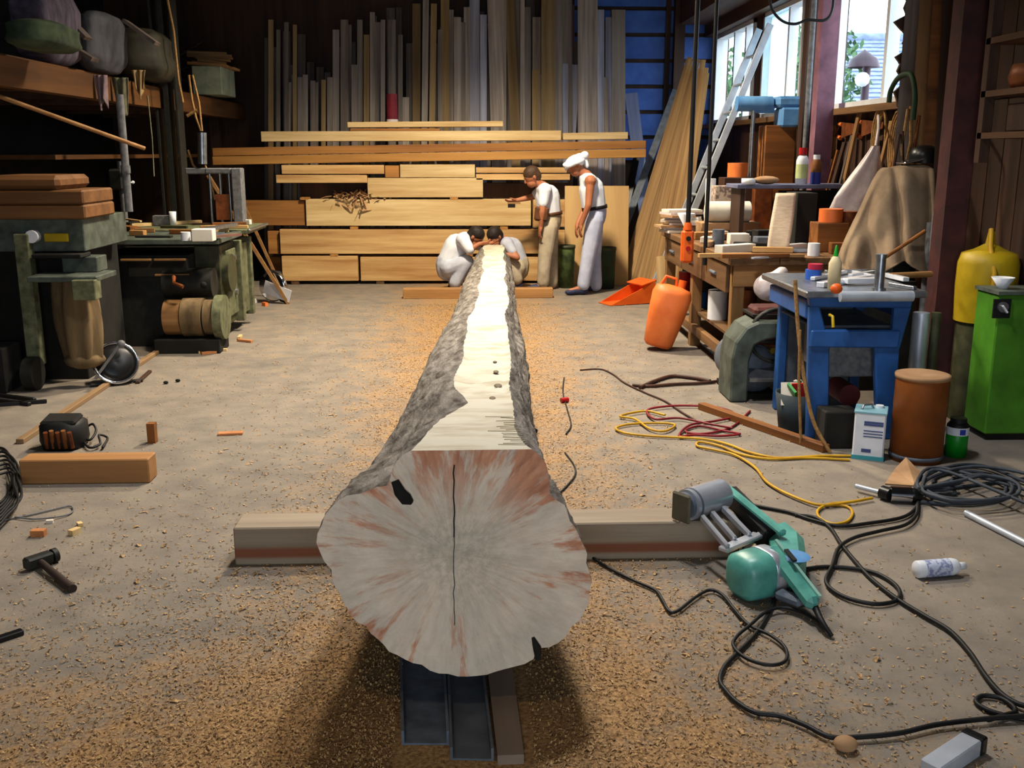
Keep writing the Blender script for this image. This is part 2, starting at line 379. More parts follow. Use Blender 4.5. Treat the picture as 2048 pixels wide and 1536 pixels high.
# timber sleeper with a brown band along its middle
def banded():
    m = wood('banded_sleeper', c(156,140,120), c(122,106,88), 'X', .05, scale=14, long=.05); N, L = nt(m); b = N['Principled BSDF']
    src = b.inputs['Base Color'].links[0].from_socket; tc = N.new('ShaderNodeTexCoord'); sp = N.new('ShaderNodeSeparateXYZ'); L.new(tc.outputs['Object'], sp.inputs[0])
    rp = N.new('ShaderNodeValToRGB'); e = rp.color_ramp.elements; e[0].position = .025; e[0].color = (0,0,0,1); e[1].position = .04; e[1].color = (1,1,1,1)
    for p, k in ((.068, 1), (.085, 0)): q = e.new(p); q.color = (k,k,k,1)
    L.new(sp.outputs[2], rp.inputs[0]); mx = N.new('ShaderNodeMix'); mx.data_type = 'RGBA'; mx.inputs[7].default_value = c(120,70,44)
    L.new(rp.outputs[0], mx.inputs[0]); L.new(src, mx.inputs[6]); L.new(mx.outputs[2], b.inputs['Base Color']); return m
M['banded'] = banded()

# ================================================================== the building
XL, XR, YF, YB, ZC = -5.0, 3.4, -3.0, 14.6, 5.0
def struct(name, g, m, parent=None, **k):
    o = ob(name, g, m, parent, keep=True, **k)
    if parent is None: o['kind'] = 'structure'
    return o
struct('floor', G().bb(XL-.3, XR+.3, YF-.3, YB+.3, -.2, 0), M['concrete'], label='dusty concrete workshop floor strewn with sawdust')
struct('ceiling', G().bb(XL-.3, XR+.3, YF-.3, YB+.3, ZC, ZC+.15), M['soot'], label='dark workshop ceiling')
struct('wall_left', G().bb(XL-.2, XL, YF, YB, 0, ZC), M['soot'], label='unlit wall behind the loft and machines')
wb = struct('wall_back', G().bb(XL, XR, YB, YB+.2, 0, ZC), M['dark_wood'], label='dark end wall with blue horizontal siding')
for k in range(8):                                                # blue boards of the end wall beside the leaning lumber
    z = 1.55+k*.345
    ob('siding_board', G().box((2.05, YB-.03, z+.15), (1.3, .06, .29)), M['blue_siding'], wb)
    ob('siding_board', G().box((3.05, YB-.03, z+.15), (.62, .06, .29)), M['blue_siding'], wb)
ob('batten', G().bb(2.69, 2.76, YB-.09, YB-.01, 0, ZC), M['dark_wood'], wb); ob('batten', G().bb(1.36, 1.42, YB-.09, YB-.01, 0, ZC), M['dark_wood'], wb)
# front wall behind the camera with a wide open doorway
struct('wall_front', G().bb(XL, -1.6, YF-.2, YF, 0, ZC).bb(1.6, XR, YF-.2, YF, 0, ZC).bb(-1.6, 1.6, YF-.2, YF, 2.9, ZC), M['soot'], label='front wall with a wide doorway')
# right wall: window band between sill and header
ZS, ZH = 2.05, 3.22
Y3a, Y3b = wx(1812, 200, XR).y, wx(1655, 200, XR).y
Y2a, Y2b = wx(1602, 200, XR).y, wx(1524, 200, XR).y
Y1a, Y1b = wx(1506, 200, XR).y, wx(1432, 200, XR).y
g = G().bb(XR, XR+.15, YF, YB, 0, ZS).bb(XR, XR+.15, YF, YB, ZH, ZC).bb(XR, XR+.15, YF, Y3a, ZS, ZH).bb(XR, XR+.15, Y3b, Y2a, ZS, ZH)
g.bb(XR, XR+.15, Y2b, Y1a, ZS, ZH).bb(XR, XR+.15, Y1b, YB, ZS, ZH)
wr = struct('wall_right', g, M['dark_wood'], label='dark plank wall with a band of windows')
y = 4.9; k = 0
while y < YB-.1:
    w = .17+.05*((k*37) % 5)/5; k += 1
    ob('plank', G().bb(XR-.022, XR, y, min(y+w-.012, YB), .0, ZS-.06), M['dark_wood'], wr)
    ob('plank', G().bb(XR-.022, XR, y, min(y+w-.012, YB), ZH+.05, ZH+1.1), M['dark_wood'], wr)
    if y+w < Y3a: ob('plank', G().bb(XR-.022, XR, y, y+w-.012, ZS-.05, ZH+.04), M['dark_wood'], wr)
    y += w
def window(name, ya, yb, splits, frost=(), label=None):
    fw = .05
    w = struct(name, G().bb(XR-.03, XR+.12, ya, ya+fw, ZS, ZH).bb(XR-.03, XR+.12, yb-fw, yb, ZS, ZH).bb(XR-.03, XR+.12, ya, yb, ZS, ZS+fw).bb(XR-.03, XR+.12, ya, yb, ZH-fw, ZH), M['white'], label=label)
    ys = [ya]+splits+[yb]
    for i in range(len(ys)-1):
        ob('window_pane', G().bb(XR+.05, XR+.056, ys[i], ys[i+1], ZS+.02, ZH-.02), M['frosted' if i in frost else 'glass'], w)
        if i: ob('mullion', G().bb(XR+.0, XR+.1, ys[i]-.03, ys[i]+.03, ZS+fw, ZH-fw), M['white'], w)
window('window_1', Y1a, Y1b, [wx(1485, 200, XR).y, wx(1463, 200, XR).y], label='farthest window, its light behind the ladder')
window('window_2', Y2a, Y2b, [wx(1569, 200, XR).y], (1,), label='middle window with one frosted pane')
window('window_3', Y3a, Y3b, [wx(1763, 200, XR).y], label='wide window looking onto a tiled roof and trees')
struct('trim_1', G().bb(XR-.13, XR, Y3a-.2, YB, ZS-.06, ZS-.005), M['wood_y'], label='worn window ledge')
struct('trim_2', G().bb(XR-.16, XR, Y3a-.4, YB, ZH, ZH+.16), M['dark_wood_y'], label='dark header beam over the windows')
# posts
g = G().box((-3.1, 10.75, 2.5), (.05, .2, 5)).box((-3.1-.1, 10.75, 2.5), (.02, .22, 5)).box((-3.1+.1, 10.75, 2.5), (.02, .22, 5))
struct('trim_3', g, M['dark_iron'], label='dark steel column at the loft edge')
struct('trim_4', G().box((3.02, 6.3, 2.5), (.15, .15, 5)), mat('old_red_post', c(74,34,32), c(46,22,22), scale=8), label='dark red wooden post beside the green cabinet')
struct('trim_5', G().box((3.22, 9.85, 2.5), (.12, .12, 5)), M['dark_wood'], label='brown post between the windows')
struct('trim_6', G().box((3.2, 9.35, 2.5), (.16, .14, 5)), mat('mauve_post', c(140,96,110), c(100,66,80), scale=5), label='mauve painted post between the windows')
struct('trim_7', G().cyl((3.16, 9.66, 0), (3.16, 9.66, 5), .025), M['grey_iron'], label='thin grey conduit between the window posts')
struct('trim_8', G().box((2.86, 14.42, 2.5), (.14, .14, 5)), M['dark_wood'], label='dark wooden post in the far corner')
struct('trim_9', G().box((3.1, 11.2, 3.62), (.5, 6.4, .5)), M['dark_wood_y'], label='dark roof beam along the window wall')

# ---- storage loft along the left wall
lo = thing('storage_loft', 'timber storage loft with an orange-brown edge beam above the machines', 'loft', (-4.1, 9, 0))
def lpart(n, g, m): 
    for p in g.v: p -= V((-4.1, 9, 0))
    return ob(n, g, m, lo)
lpart('edge_beam', G().bb(-3.28, -3.16, 5.2, YB-.02, 2.10, 2.30), M['loft_wood'])
for k in range(9): lpart('deck_plank', G().bb(XL+.02+k*.19, XL+.02+k*.19+.18, 5.2, YB-.02, 2.305, 2.335), M['loft_wood'])
for k in range(8): lpart('joist', G().bb(XL+.02, -3.3, 5.6+k*1.22, 5.7+k*1.22, 2.12, 2.30), M['dark_wood_y'])
for yy in (6.2, 13.9): lpart('post', G().bb(-3.5, -3.38, yy, yy+.12, 0, 2.12), M['dark_wood'])
lpart('lower_shelf', G().bb(XL+.02, -3.6, 9.0, 13.8, 1.60, 1.64), M['loft_wood'])
# sacks and bundles on the loft
def sack(px, py, Y, sx, sy, sz, m, label, tilt=0, name='sack'):
    p = at(px, py, Y); g = G(); rr = random.Random(int(px*7+py))
    def fn(u, v):
        a = 2*math.pi*u; t = math.pi*v; q = lambda w: math.copysign(abs(w)**.6, w)
        x, y, z = q(math.sin(t))*q(math.cos(a)), q(math.sin(t))*q(math.sin(a)), -q(math.cos(t))
        k = 1+.06*math.sin(5*a+px)+.05*math.sin(9*t+py)
        return V((x*sx/2*k, y*sy/2*k, z*sz/2))
    mm = Euler((0, tilt, 0)).to_matrix(); h = G().grid(fn, 20, 14)
    h.v = [mm@q for q in h.v]; zmin = min(q.z for q in h.v); h.v = [q+V((p.x, p.y, 2.336-zmin if False else p.z)) for q in h.v]
    return ob(name, h, m, label=label, cat='sack', group='bundles on the loft')
sk = mat('green_sack', c(70,84,60), c(34,44,32), rough=.9, scale=6, bump=.3)
sk2 = mat('purple_grey_bundle', c(112,100,116), c(50,48,60), rough=.9, scale=5, stretch=(1,3,1), bump=.3)
zt = 2.336
def loftsack(x0, x1, ytop, Y, m, label, depth=.7, tilt=0.0):
    a, b = at(x0, ytop, Y), at(x1, ytop, Y); h = a.z-zt; cx = (a.x+b.x)/2; g = G(); w = b.x-a.x
    def fn(u, v):
        aa = 2*math.pi*u; t = math.pi*v; q = lambda z: math.copysign(abs(z)**.55, z)
        k = 1+.05*math.sin(5*aa+x0)+.05*math.sin(8*t+x1)
        x, y, z = q(math.sin(t))*q(math.cos(aa)), q(math.sin(t))*q(math.sin(aa)), -q(math.cos(t))
        return V((cx+x*w/2*k+tilt*(z+1)*h/2, Y+depth/2+y*depth/2*k, zt+(z+1)*h/2))
    return ob('sack', g.grid(fn, 22, 14), m, label=label, cat='sack', group='bundles stored on the loft')
loftsack(-10, 92, 30, 7.0, sk, 'bulging green cloth sack on the loft in the top left corner')
loftsack(0, 88, -45, 8.1, sk2, 'mauve bundle behind the green sack on the loft', .8)
loftsack(122, 180, 12, 8.9, mat('slate_bundle', c(84,84,92), c(40,42,44), scale=5, stretch=(3,1,.5), bump=.3), 'slate grey wrapped bundle leaning next to the green sack', .9, .12)
loftsack(205, 312, 48, 10.0, mat('olive_bundle', c(64,60,46), c(30,28,22), scale=5, bump=.3), 'dark olive bundle between slate bundle and steel column', .9, -.08)
# boards lying on the loft bundles
for k, (a, b, Y, lab) in enumerate((((140,40),(176,78),8.75,'thin pale board slanting across the slate bundle'), ((142,92),(190,120),8.75,'lower thin board slanting across the slate bundle'), ((250,42),(315,88),9.7,'pale board slanting over the dark olive bundle'))):
    p, q = at(*a, Y), at(*b, Y); ob('loft_board', G().bar(p, q, .16, .03, (0,0,1)), mat('loft_board_%d' % k, c(120,104,96), c(70,60,54)), label=lab, cat='board', group='boards on the loft')
# pale wooden crate on the loft
a, b = at(383, 140, 12.6), at(446, 210, 12.6)
cr = thing('wooden_crate', 'pale blue-green wooden crate with lid boards standing on the loft', 'crate', ((a.x+b.x)/2, 12.95, zt))
w = b.x-a.x; h = a.z-zt+.05
ob('crate_body', G().bb(-w/2, w/2, -.35, .35, .0, h), mat('crate_paint', c(150,156,132), c(112,120,100), scale=6), cr, bev=.008)
ob('lid_board', G().box((0, -.19, h+.017), (w+.08, .36, .03), (0, R(3), 0)), M['wood_x'], cr); ob('lid_board', G().box((.02, .19, h+.02), (w+.1, .36, .03), (0, R(5), 0)), M['wood_x'], cr)
for k in range(6):
    p, q = at(378+rnd.uniform(-5, 30), 124-k*4, 12.75+.07*k), at(450+rnd.uniform(0, 30), 132-k*5, 12.75+.07*k)
    ob('scrap_lath', G().bar(p, q, .05, .025), M['wood_x'], label='%s scrap lath lying over the loft crate' % ('lowest','second lowest','third lowest','fourth','fifth','topmost')[k], cat='lath', group='scrap laths above the crate')
# branches / dark clutter right of the crate
g = G()
for k in range(46):
    p = V((rnd.uniform(-4.6, -3.35), rnd.uniform(13.6, 14.3), zt+rnd.uniform(.03, .6))); q = p+V((rnd.uniform(-.5, .5), rnd.uniform(-.2, .2), rnd.uniform(-.25, .3))); q.x = min(q.x, -3.2); q.z = max(q.z, zt+.02)
    g.cyl(p, q, .012, n=5)
ob('offcut_heap', g, M['dark_wood'], label='tangled heap of dark sticks at the far end of the loft', cat='stick heap', kind='stuff')

# ---- pendant lamps (out of the picture, they light the floor)
for k, (x, y, z, pw, colr) in enumerate(LAMPS):
    t = thing('pendant_lamp', ('pendant work lamp over the far timber stack','pendant work lamp over the middle of the log','cool pendant work lamp over the near end of the log','added fill lamp over the near floor')[k], 'lamp', (x, y, z), group='pendant work lamps')
    ob('shade', G().lathe([(.05,.22),(.09,.2),(.26,.0),(.25,.0),(.08,.19)], n=24), M['dark_steel'], t)
    ob('bulb', G().ell((0,0,.06), .05), M['bulb'], t)
    ob('cord', G().cyl((0,0,.22), (0,0,ZC-z), .008, n=6), M['black'], t)
    d = bpy.data.lights.new('lamp_light', 'SPOT'); d.energy = pw*4; d.color = colr; d.spot_size = R((140, 114, 120, 130)[k]); d.spot_blend = .75; d.shadow_soft_size = .22
    o = bpy.data.objects.new('lamp_light', d); COL.objects.link(o); o.parent = t; o.location = (0,0,-.02)

# ---- outside the windows
struct('ground_outside', G().bb(XR+.3, 40, -10, 60, -.4, -.2), mat('yard_ground', c(150,150,146), c(110,116,100), scale=1), label='yard outside the windows')
hs = thing('house', 'neighbouring house with a grey-blue tiled roof outside the window', 'house', (13.0, 28, -.9))
ob('wall', G().bb(-3, 4, -3, 4, 0, 3.4), M['plaster'], hs)
for k in range(22):
    t0 = k/22; y0 = -3.8+t0*4.3; z0 = 3.0+t0*2.6
    ob('tile_course', G().box((.5, y0, z0), (9, .26, .07), (R(24), 0, 0)), M['roof_tile'], hs)
ob('roof_slab', G().add([(-4,-3.9,2.86),(5,-3.9,2.86),(5,.5,5.5),(-4,.5,5.5),(-4,5,2.86),(5,5,2.86)], [(0,1,2,3),(3,2,5,4),(0,3,4),(1,5,2)]), M['roof_tile'], hs)
ob('ridge', G().cyl((-4,.5,5.6), (5,.5,5.6), .16), M['roof_tile'], hs)
ob('eave_board', G().box((.5,-3.95,2.95), (9,.05,.22)), M['white'], hs)
p = at(1722, 200, 15.5); lp = thing('lantern_post', 'dark post with a white globe lantern outside the window', 'lamp post', (p.x, p.y, -.2))
zg = at(1722, 160, 15.5).z+.2
ob('post', G().cyl((0.05,0,0), (0.05,0,zg+.2), .06), M['pole_brown'], lp); ob('globe', G().ell((-.05,-.12,zg), .11), M['white'], lp)
ob('hood', G().lathe([(.24,-.02),(.2,.1),(.06,.2),(0,.24)], (0,0,zg+.2)), M['pole_brown'], lp)
def tree(x, y, h, r, lab, seed):
    t = thing('garden_tree', lab, 'tree', (x, y, -.2), group='trees outside the windows'); rr = random.Random(seed)
    ob('trunk', G().cyl((0,0,0), (0,0,h*.6), .12, .06), M['dark_wood'], t); g = G()
    for k in range(1500):
        d = V((rr.gauss(0,1), rr.gauss(0,1), rr.gauss(0,1))).normalized()*r*rr.random()**.4
        p = V((d.x, d.y, h*.62+d.z*.9)); m = Euler((rr.uniform(0,6), rr.uniform(0,6), rr.uniform(0,6))).to_matrix(); s_ = rr.uniform(.06,.13)
        g.add([p+m@V(q) for q in ((-s_,0,0),(0,-s_*.5,0),(s_,0,0),(0,s_*.5,0))], [(0,1,2,3)])
    o = ob('crown', g, M['foliage'], t); o['kind'] = 'stuff'
tree(7.0, 18.4, 3.2, .8, 'low leafy shrub-like tree below the tiled roof outside the wide window', 1)
tree(7.4, 22.6, 5.6, 1.3, 'leafy tree seen through the clear pane of the middle window', 2)
tree(6.6, 26.0, 5.2, 1.3, 'leafy tree seen through the farthest window', 3)

# ================================================================== the great log
YN, YFAR = 2.75, 12.25
def ztop(Y): return .83-.06*min(1, (Y-YN)/1.2)-.20*max(0, (Y-YN-1.2))/(YFAR-YN-1.2)
# outline of the sawn end, read off the photograph in its plane
FACE = [(1067,912),(1085,930),(1090,960),(1100,992),(1128,1012),(1146,1050),(1166,1090),(1180,1150),(1178,1200),(1160,1245),(1140,1252),(1128,1280),(1100,1295),(1078,1290),(1066,1318),(1040,1330),(1000,1342),(960,1350),(920,1354),(880,1346),(840,1330),(805,1318),(780,1300),(752,1278),(735,1255),(712,1240),(692,1218),(680,1185),(662,1160),(672,1148),(650,1130),(640,1100),(632,1078),(650,1030),(680,998),(720,985),(760,975),(785,968),(790,950),(795,930),(820,910)]
face3 = [at(x, y, YN) for x, y in FACE]
pc = at(908, 1110, YN); CX, CZ = pc.x, pc.z
ang = [math.atan2(p.z-CZ, p.x-CX) for p in face3]; rad = [math.hypot(p.x-CX, p.z-CZ) for p in face3]
def face_r(a):                                # radius of the end outline at an angle
    a = (a+math.pi) % (2*math.pi)-math.pi; best = None; n = len(ang)
    for i in range(n):
        j = (i+1) % n; d1 = (a-ang[i]+math.pi) % (2*math.pi)-math.pi; d2 = (ang[j]-ang[i]+math.pi) % (2*math.pi)-math.pi
        if abs(d2) < 1e-6: continue
        t = d1/d2
        if 0 <= t <= 1 and abs(d1) < 1.2: return rad[i]*(1-t)+rad[j]*t+.0025*math.sin(17*a)+.002*math.sin(29*a+1)+.002*math.sin(53*a+2)
    return min(zip(((abs((a-q+math.pi) % (2*math.pi)-math.pi)) for q in ang), rad))[1]
def tab(t, x):
    for (x0, *a), (x1, *b) in zip(t, t[1:]):
        if x <= x1:
            k = max(0, (x-x0)/(x1-x0)); return [p*(1-k)+q*k for p, q in zip(a, b)]
    return list(t[-1][1:])
AX = [(2.75, CX, CZ, .36), (3.3, -.06, .44, .31), (4.0, -.035, .468, .292), (5.5, .02, .455, .268), (7, .075, .44, .25), (9, .135, .405, .235), (12.3, .235, .35, .215)]
LEFT = [(820,910),(832,890),(850,870),(885,840),(940,806),(912,772),(914,740),(922,705),(935,660),(945,620),(958,580),(965,540),(968,489)]
RIGHT = [(1067,912),(1052,890),(1040,870),(1031,840),(1026,800),(1022,760),(1015,720),(1018,680),(1014,640),(1015,600),(1012,560),(1009,520),(1006,489)]
def edge(tabpx):
    out = []
    for x, y in tabpx:
        p = fl(x, y, .75)
        for _ in range(6): p = fl(x, y, ztop(min(max(p.y, YN), YFAR)))
        out.append((p.y, p.x))
    out[0] = (YN, out[0][1]); return out
EL, ER = edge(LEFT), edge(RIGHT)
rl = random.Random(3)
ys = []; y = YN
while y < YFAR: ys.append(y); y += .03 if y < 4.6 else .075
ys.append(YFAR)
NB = 72; bark = G(); bv = []; tv = []; rims = []
NT = 10
for Y in ys:
    cx, cz, r0 = tab(AX, Y); zt_ = ztop(Y)
    jl = .010*math.sin(Y*3.1)+.006*math.sin(Y*7.3+1)+rl.uniform(-.003, .003); jr = .009*math.sin(Y*2.7+2)+.006*math.sin(Y*6.1)+rl.uniform(-.003, .003)
    if Y < 3.0: jl *= (Y-YN)/.25; jr *= (Y-YN)/.25
    xl, xr = tab(EL, Y)[0]+jl, tab(ER, Y)[0]+jr
    k = max(0, min(1, (Y-YN)/1.15)); k = k*k*(3-2*k)
    a0, a1 = math.atan2(zt_-cz, xr-cx), math.atan2(zt_-cz, xl-cx)
    sweep = -(2*math.pi-(a1-a0)); e0, e1 = math.hypot(xr-cx, zt_-cz), math.hypot(xl-cx, zt_-cz); row = []
    for i in range(NB+1):
        t = i/NB; a = a0+sweep*t
        rr = face_r(a)*(1-k)+k*r0*(1+.03*math.sin(3*a+Y*1.3)+.02*math.sin(5*a-Y*2)+.012*math.sin(13*a+Y*6))
        e = max(0, 1-t/.07); rr = rr*(1-e)+e0*e if t < .5 else rr
        e = max(0, 1-(1-t)/.07); rr = rr*(1-e)+e1*e if t > .5 else rr
        if Y > YN+.02 and 0 < i < NB: rr += rl.uniform(-.008, .008)
        q = V((cx+rr*math.cos(a), Y, cz+rr*math.sin(a)))
        if q.z > zt_ and 0 < i < NB: q.z = zt_-.002
        zm = .168 if 3.8 < Y < 4.25 else (.118 if 11.55 < Y < 12.0 else .05); q.z = max(q.z, zm)
        row.append(q)
    bv.append(row)
    wav = [.006*math.sin(Y*14+i*.6)+.004*math.sin(Y*31)+rl.uniform(-.002,.002) if Y > 3.6 else 0 for i in range(NT+1)]
    tv.append([V((xr+(xl-xr)*i/NT, Y, zt_-(abs(wav[i])*1.3 if 0 < i < NT else 0))) for i in range(NT+1)])
n = len(ys)
lg = thing('timber_log', 'huge debarking log with hewn white top and sawn butt end lying down the workshop', 'log', (CX, YN, 0))
org = V((CX, YN, 0))
def rows(rws, flip=False):
    g = G(); w = len(rws[0]); g.add([p-org for r_ in rws for p in r_], [((j*w+i, j*w+i+1, (j+1)*w+i+1, (j+1)*w+i) if not flip else (j*w+i, (j+1)*w+i, (j+1)*w+i+1, j*w+i+1)) for j in range(len(rws)-1) for i in range(w-1)], True); return g
ob('bark', rows(bv), M['bark'], lg)
ob('hewn_top', rows(tv), M['hewn'], lg, label='pale hewn flat along the top')
rim = bv[0][:-1]+tv[0][::-1][:-1]
off = V((CX, YN, CZ)); vs = [V((0,0,0))]; K = 6; m_ = len(rim)
for k in range(1, K+1): vs += [(p-off)*k/K+V((0, -.004*math.sin(k*2)*0, 0)) for p in rim]
fs = [(0, 1+(i+1) % m_, 1+i) for i in range(m_)]
for k in range(K-1): fs += [(1+k*m_+i, 1+k*m_+(i+1) % m_, 1+(k+1)*m_+(i+1) % m_, 1+(k+1)*m_+i) for i in range(m_)]
ob('end_face', G().add(vs, [f[::-1] for f in fs]), M['cutface'], lg, loc=(0, 0, CZ), label='sawn butt end with orange streaks')
rim2 = bv[-1][:-1]+tv[-1][::-1][:-1]; cc = sum(rim2, V())/len(rim2)
ob('far_end_face', G().add([cc-org]+[p-org for p in rim2], [(0, 1+i, 1+(i+1) % len(rim2)) for i in range(len(rim2))]), M['cutface'], lg)
# chalk-line crack through the pith, bark pockets, curls of raised bark along the edges
g = G(); pts = [at(908+rl.uniform(-1.5,1.5), yy, YN-.003) for yy in range(930, 1255, 16)]
for i, (p, q) in enumerate(zip(pts, pts[1:])): g.bar(p-org, q-org, .0036 if i < 9 else .0018, .004, (0,-1,0))
ob('centre_line', g, M['soot'], lg, label='black plumb line down the sawn end')
g = G().tube([at(790, 962, YN-.004)-org, at(800, 985, YN-.006)-org, at(812, 998, YN-.006)-org, at(824, 1005, YN-.004)-org], [.012,.018,.02,.008], n=8)
ob('bark_pocket', g, M['soot'], lg); ob('bark_pocket', G().tube([at(1066, 1275, YN-.003)-org, at(1074, 1295, YN-.006)-org, at(1076, 1318, YN-.004)-org], [.005,.013,.009], n=8), M['soot'], lg)
M['score'] = mat('score_shadow', c(150,138,108))
# axe scores across the near flat
for k in range(16):
    g = G()
    yy = 838+k*4.6+rl.uniform(-1,1); x1 = tab([(912,1062),(870,1038),(838,1029)][::-1], yy)[0] if False else 1030+(yy-838)*.42
    L_ = rl.uniform(25, 70); p, q = fl(x1-L_, yy+rl.uniform(-1.5,1.5), .8), fl(x1-4, yy+rl.uniform(-1.5,1.5), .8)
    p.z = ztop(p.y)+.0005; q.z = ztop(q.y)+.0005; g.bar(p-org, q-org, .0035, .002); ob('axe_score', g, M['score'], lg)
for px, py, r_ in ((992,742,.012),(996,776,.016),(990,720,.009),(985,808,.012)):
    p = fl(px, py, .77); p.z = ztop(p.y); ob('knot', G().ell(p-org, (r_, r_*2.2, .004)), mat('knot_brown', c(120,104,80), c(86,70,50)), lg)
# ---- sleepers and skids carrying the log
def beam_px(name, x0, x1, ybot, z0, h, d, m, label, cat='beam', group=None, bev=.006):
    a, b = fl(x0, ybot, z0), fl(x1, ybot, z0); Y = (a.y+b.y)/2; a, b = at(x0, ybot, Y), at(x1, ybot, Y)
    return ob(name, G().bb(a.x, b.x, Y, Y+d, z0, z0+h), m, label=label, cat=cat, group=group, bev=bev)
beam_px('sleeper_timber', 470, 1478, 1124, 0, .165, .17, M['banded'], 'long grey timber with brown band lying crosswise under the near log')
beam_px('sleeper_timber', 806, 1106, 597, 0, .115, .14, M['wood_x'], 'reddish timber crosswise under the far end of the log')
# two grey steel channels and one board at the near end
def skid(name, c0, c1, d0, d1, h, m, label, channel=True):
    A, B = fl(*c0), fl(*c1); C_, D = fl(*d0), fl(*d1); g = G()
    if channel:
        up = V((0,0,.006)); g.add([A, B, D, C_, A+up, B+up, D+up, C_+up], [(3,2,1,0),(4,5,6,7),(0,1,5,4),(1,2,6,5),(2,3,7,6),(3,0,4,7)])
        for P, Q in ((A, C_), (B, D)):
            g.bar(P+V((0,0,h/2)), Q+V((0,0,h/2)), .008, h, (0,0,1))
    else:
        up = V((0,0,h)); g.add([A, B, D, C_, A+up, B+up, D+up, C_+up], [(3,2,1,0),(4,5,6,7),(0,1,5,4),(1,2,6,5),(2,3,7,6),(3,0,4,7)])
    return ob(name, g, m, label=label, cat='skid', group='skids under the log butt')
skid('steel_channel', (806,1490), (896,1490), (800,1240), (882,1240), .045, M['dark_steel'], 'dark steel channel under the log butt, leftmost of three skids')
skid('steel_channel', (903,1520), (985,1522), (892,1240), (952,1240), .04, mat('darker_steel', c(100,104,112), c(70,74,80), rough=.55, metal=.1), 'middle dark steel channel under the log butt')
skid('wooden_board', (995,1530), (1048,1528), (962,1240), (1010,1240), .03, wood('skid_board', c(140,120,104), c(108,90,76), 'Y', .1), 'weathered wooden board beside the steel channels under the log', False)
ob('packing_block', G().bb(-.16, -.04, 2.98, 3.08, .048, .075), M['wood_x'], label='short block wedged between the steel channels and the log', cat='block')

# ================================================================== timber stack at the end wall
SY = 12.95
def tim(x0, x1, yt, yb, m, label, Y=SY, d=.22, slope=0.0, name='timber_beam', bev=.004):
    p, q = at(x0, (yt+yb)/2, Y), at(x1, (yt+yb)/2+slope, Y); h = at(x0, yt, Y).z-at(x0, yb, Y).z
    p.y += d/2; q.y += d/2
    return ob(name, G().bar(p, q, d, h, (0,0,1)), m, label=label, cat='timber', group='sawn timbers stacked at the end wall', bev=bev)
PX, PP, PD = M['pine_x'], M['pine_pale_x'], M['pine_dark_x']
tim(564, 716, 512, 562, PX, 'short sawn beam in the bottom row, left of the long bottom beam', d=.3)
tim(721, 1150, 514, 562, PX, 'long bottom beam of the stack behind the crouching workers', d=.3)
tim(560, 1078, 459, 508, PX, 'second beam from the bottom, right behind the log tip', d=.3)
tim(536, 558, 462, 508, PD, 'dark brown beam end left of the second row', Y=13.02, d=.25); tim(540, 562, 514, 560, PD, 'dark brown beam end at the bottom left of the stack', Y=13.28, d=.25)
tim(612, 1062, 399, 452, PP, 'wide pale beam in the third row with a heap of shavings on it', d=.3)
tim(486, 610, 402, 451, PD, 'browner beam end sticking out left of the wide pale beam', Y=13.0, d=.26)
tim(1066, 1150, 400, 454, PX, 'short beam end behind the two standing workers', Y=12.98)
tim(1082, 1150, 460, 508, PX, 'short second-row beam end behind the standing workers', Y=12.98)
tim(735, 966, 356, 395, PP, 'short thick pale beam resting on the third row', d=.3)
tim(563, 768, 330, 348, PX, 'thin orange-tinged plank with a dark stripe, upper left of the stack', d=.2, name='timber_plank')
tim(552, 734, 350, 366, PX, 'thin plank just under the orange-tinged plank', d=.2, name='timber_plank')
tim(770, 798, 331, 355, PD, 'small brown block beside the thin planks', d=.2, name='timber_block')
tim(800, 950, 329, 355, PP, 'pale block lying on the short thick beam', d=.24, name='timber_block')
tim(952, 1134, 335, 346, PX, 'slim batten behind the bending worker, upper of two', d=.15, name='timber_batten'); tim(952, 1140, 348, 360, PX, 'slim batten behind the bending worker, lower of two', d=.15, name='timber_batten')
tim(425, 1292, 296, 312, PD, 'very long brown plank spanning the stack, upper of the pair', slope=-15, d=.26, name='timber_plank')
tim(425, 1292, 313, 330, wood('amber_plank', c(196,144,76), c(150,100,46), 'X', .05), 'very long amber plank spanning the stack, lower of the pair', slope=-15, d=.26, name='timber_plank')
tim(522, 1122, 263, 283, PP, 'long pale plank on top of the spanning pair', slope=-2, d=.3, name='timber_plank')
tim(1126, 1256, 266, 280, PP, 'thin pale plank end on top at the right, above the tall worker', Y=12.98, slope=-2, d=.22, name='timber_plank')
tim(695, 1006, 244, 255, PP, 'topmost pale plank of the stack', slope=-2, d=.25, name='timber_plank'); tim(700, 880, 257, 262, PD, 'thin dark spacer plank under the topmost plank', d=.2, name='timber_plank')
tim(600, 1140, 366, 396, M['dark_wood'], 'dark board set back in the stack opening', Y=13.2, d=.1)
for k, (x, y0, y1) in enumerate(((700, 453, 459), (1000, 453, 459), (660, 508, 513), (930, 508, 513), (600, 395, 400), (900, 395, 400))):
    tim(x, x+16, y0, y1, M['endgrain'], '%s spacer stick between the stacked timbers' % ('first','second','third','fourth','fifth','sixth','seventh','eighth')[k], d=.2, name='spacer_stick', bev=0)
for k, x in enumerate((590, 760, 960, 1120)):
    p = at(x, 560, SY); z1 = at(x, 562, SY).z
    ob('stack_bearer', G().bb(p.x-.05, p.x+.05, SY+.01, SY+.33, 0, z1), M['wood_y'], label='bearer block under the timber stack, %s from the left' % ('first','second','third','fourth')[k], cat='block', group='bearers under the stack')
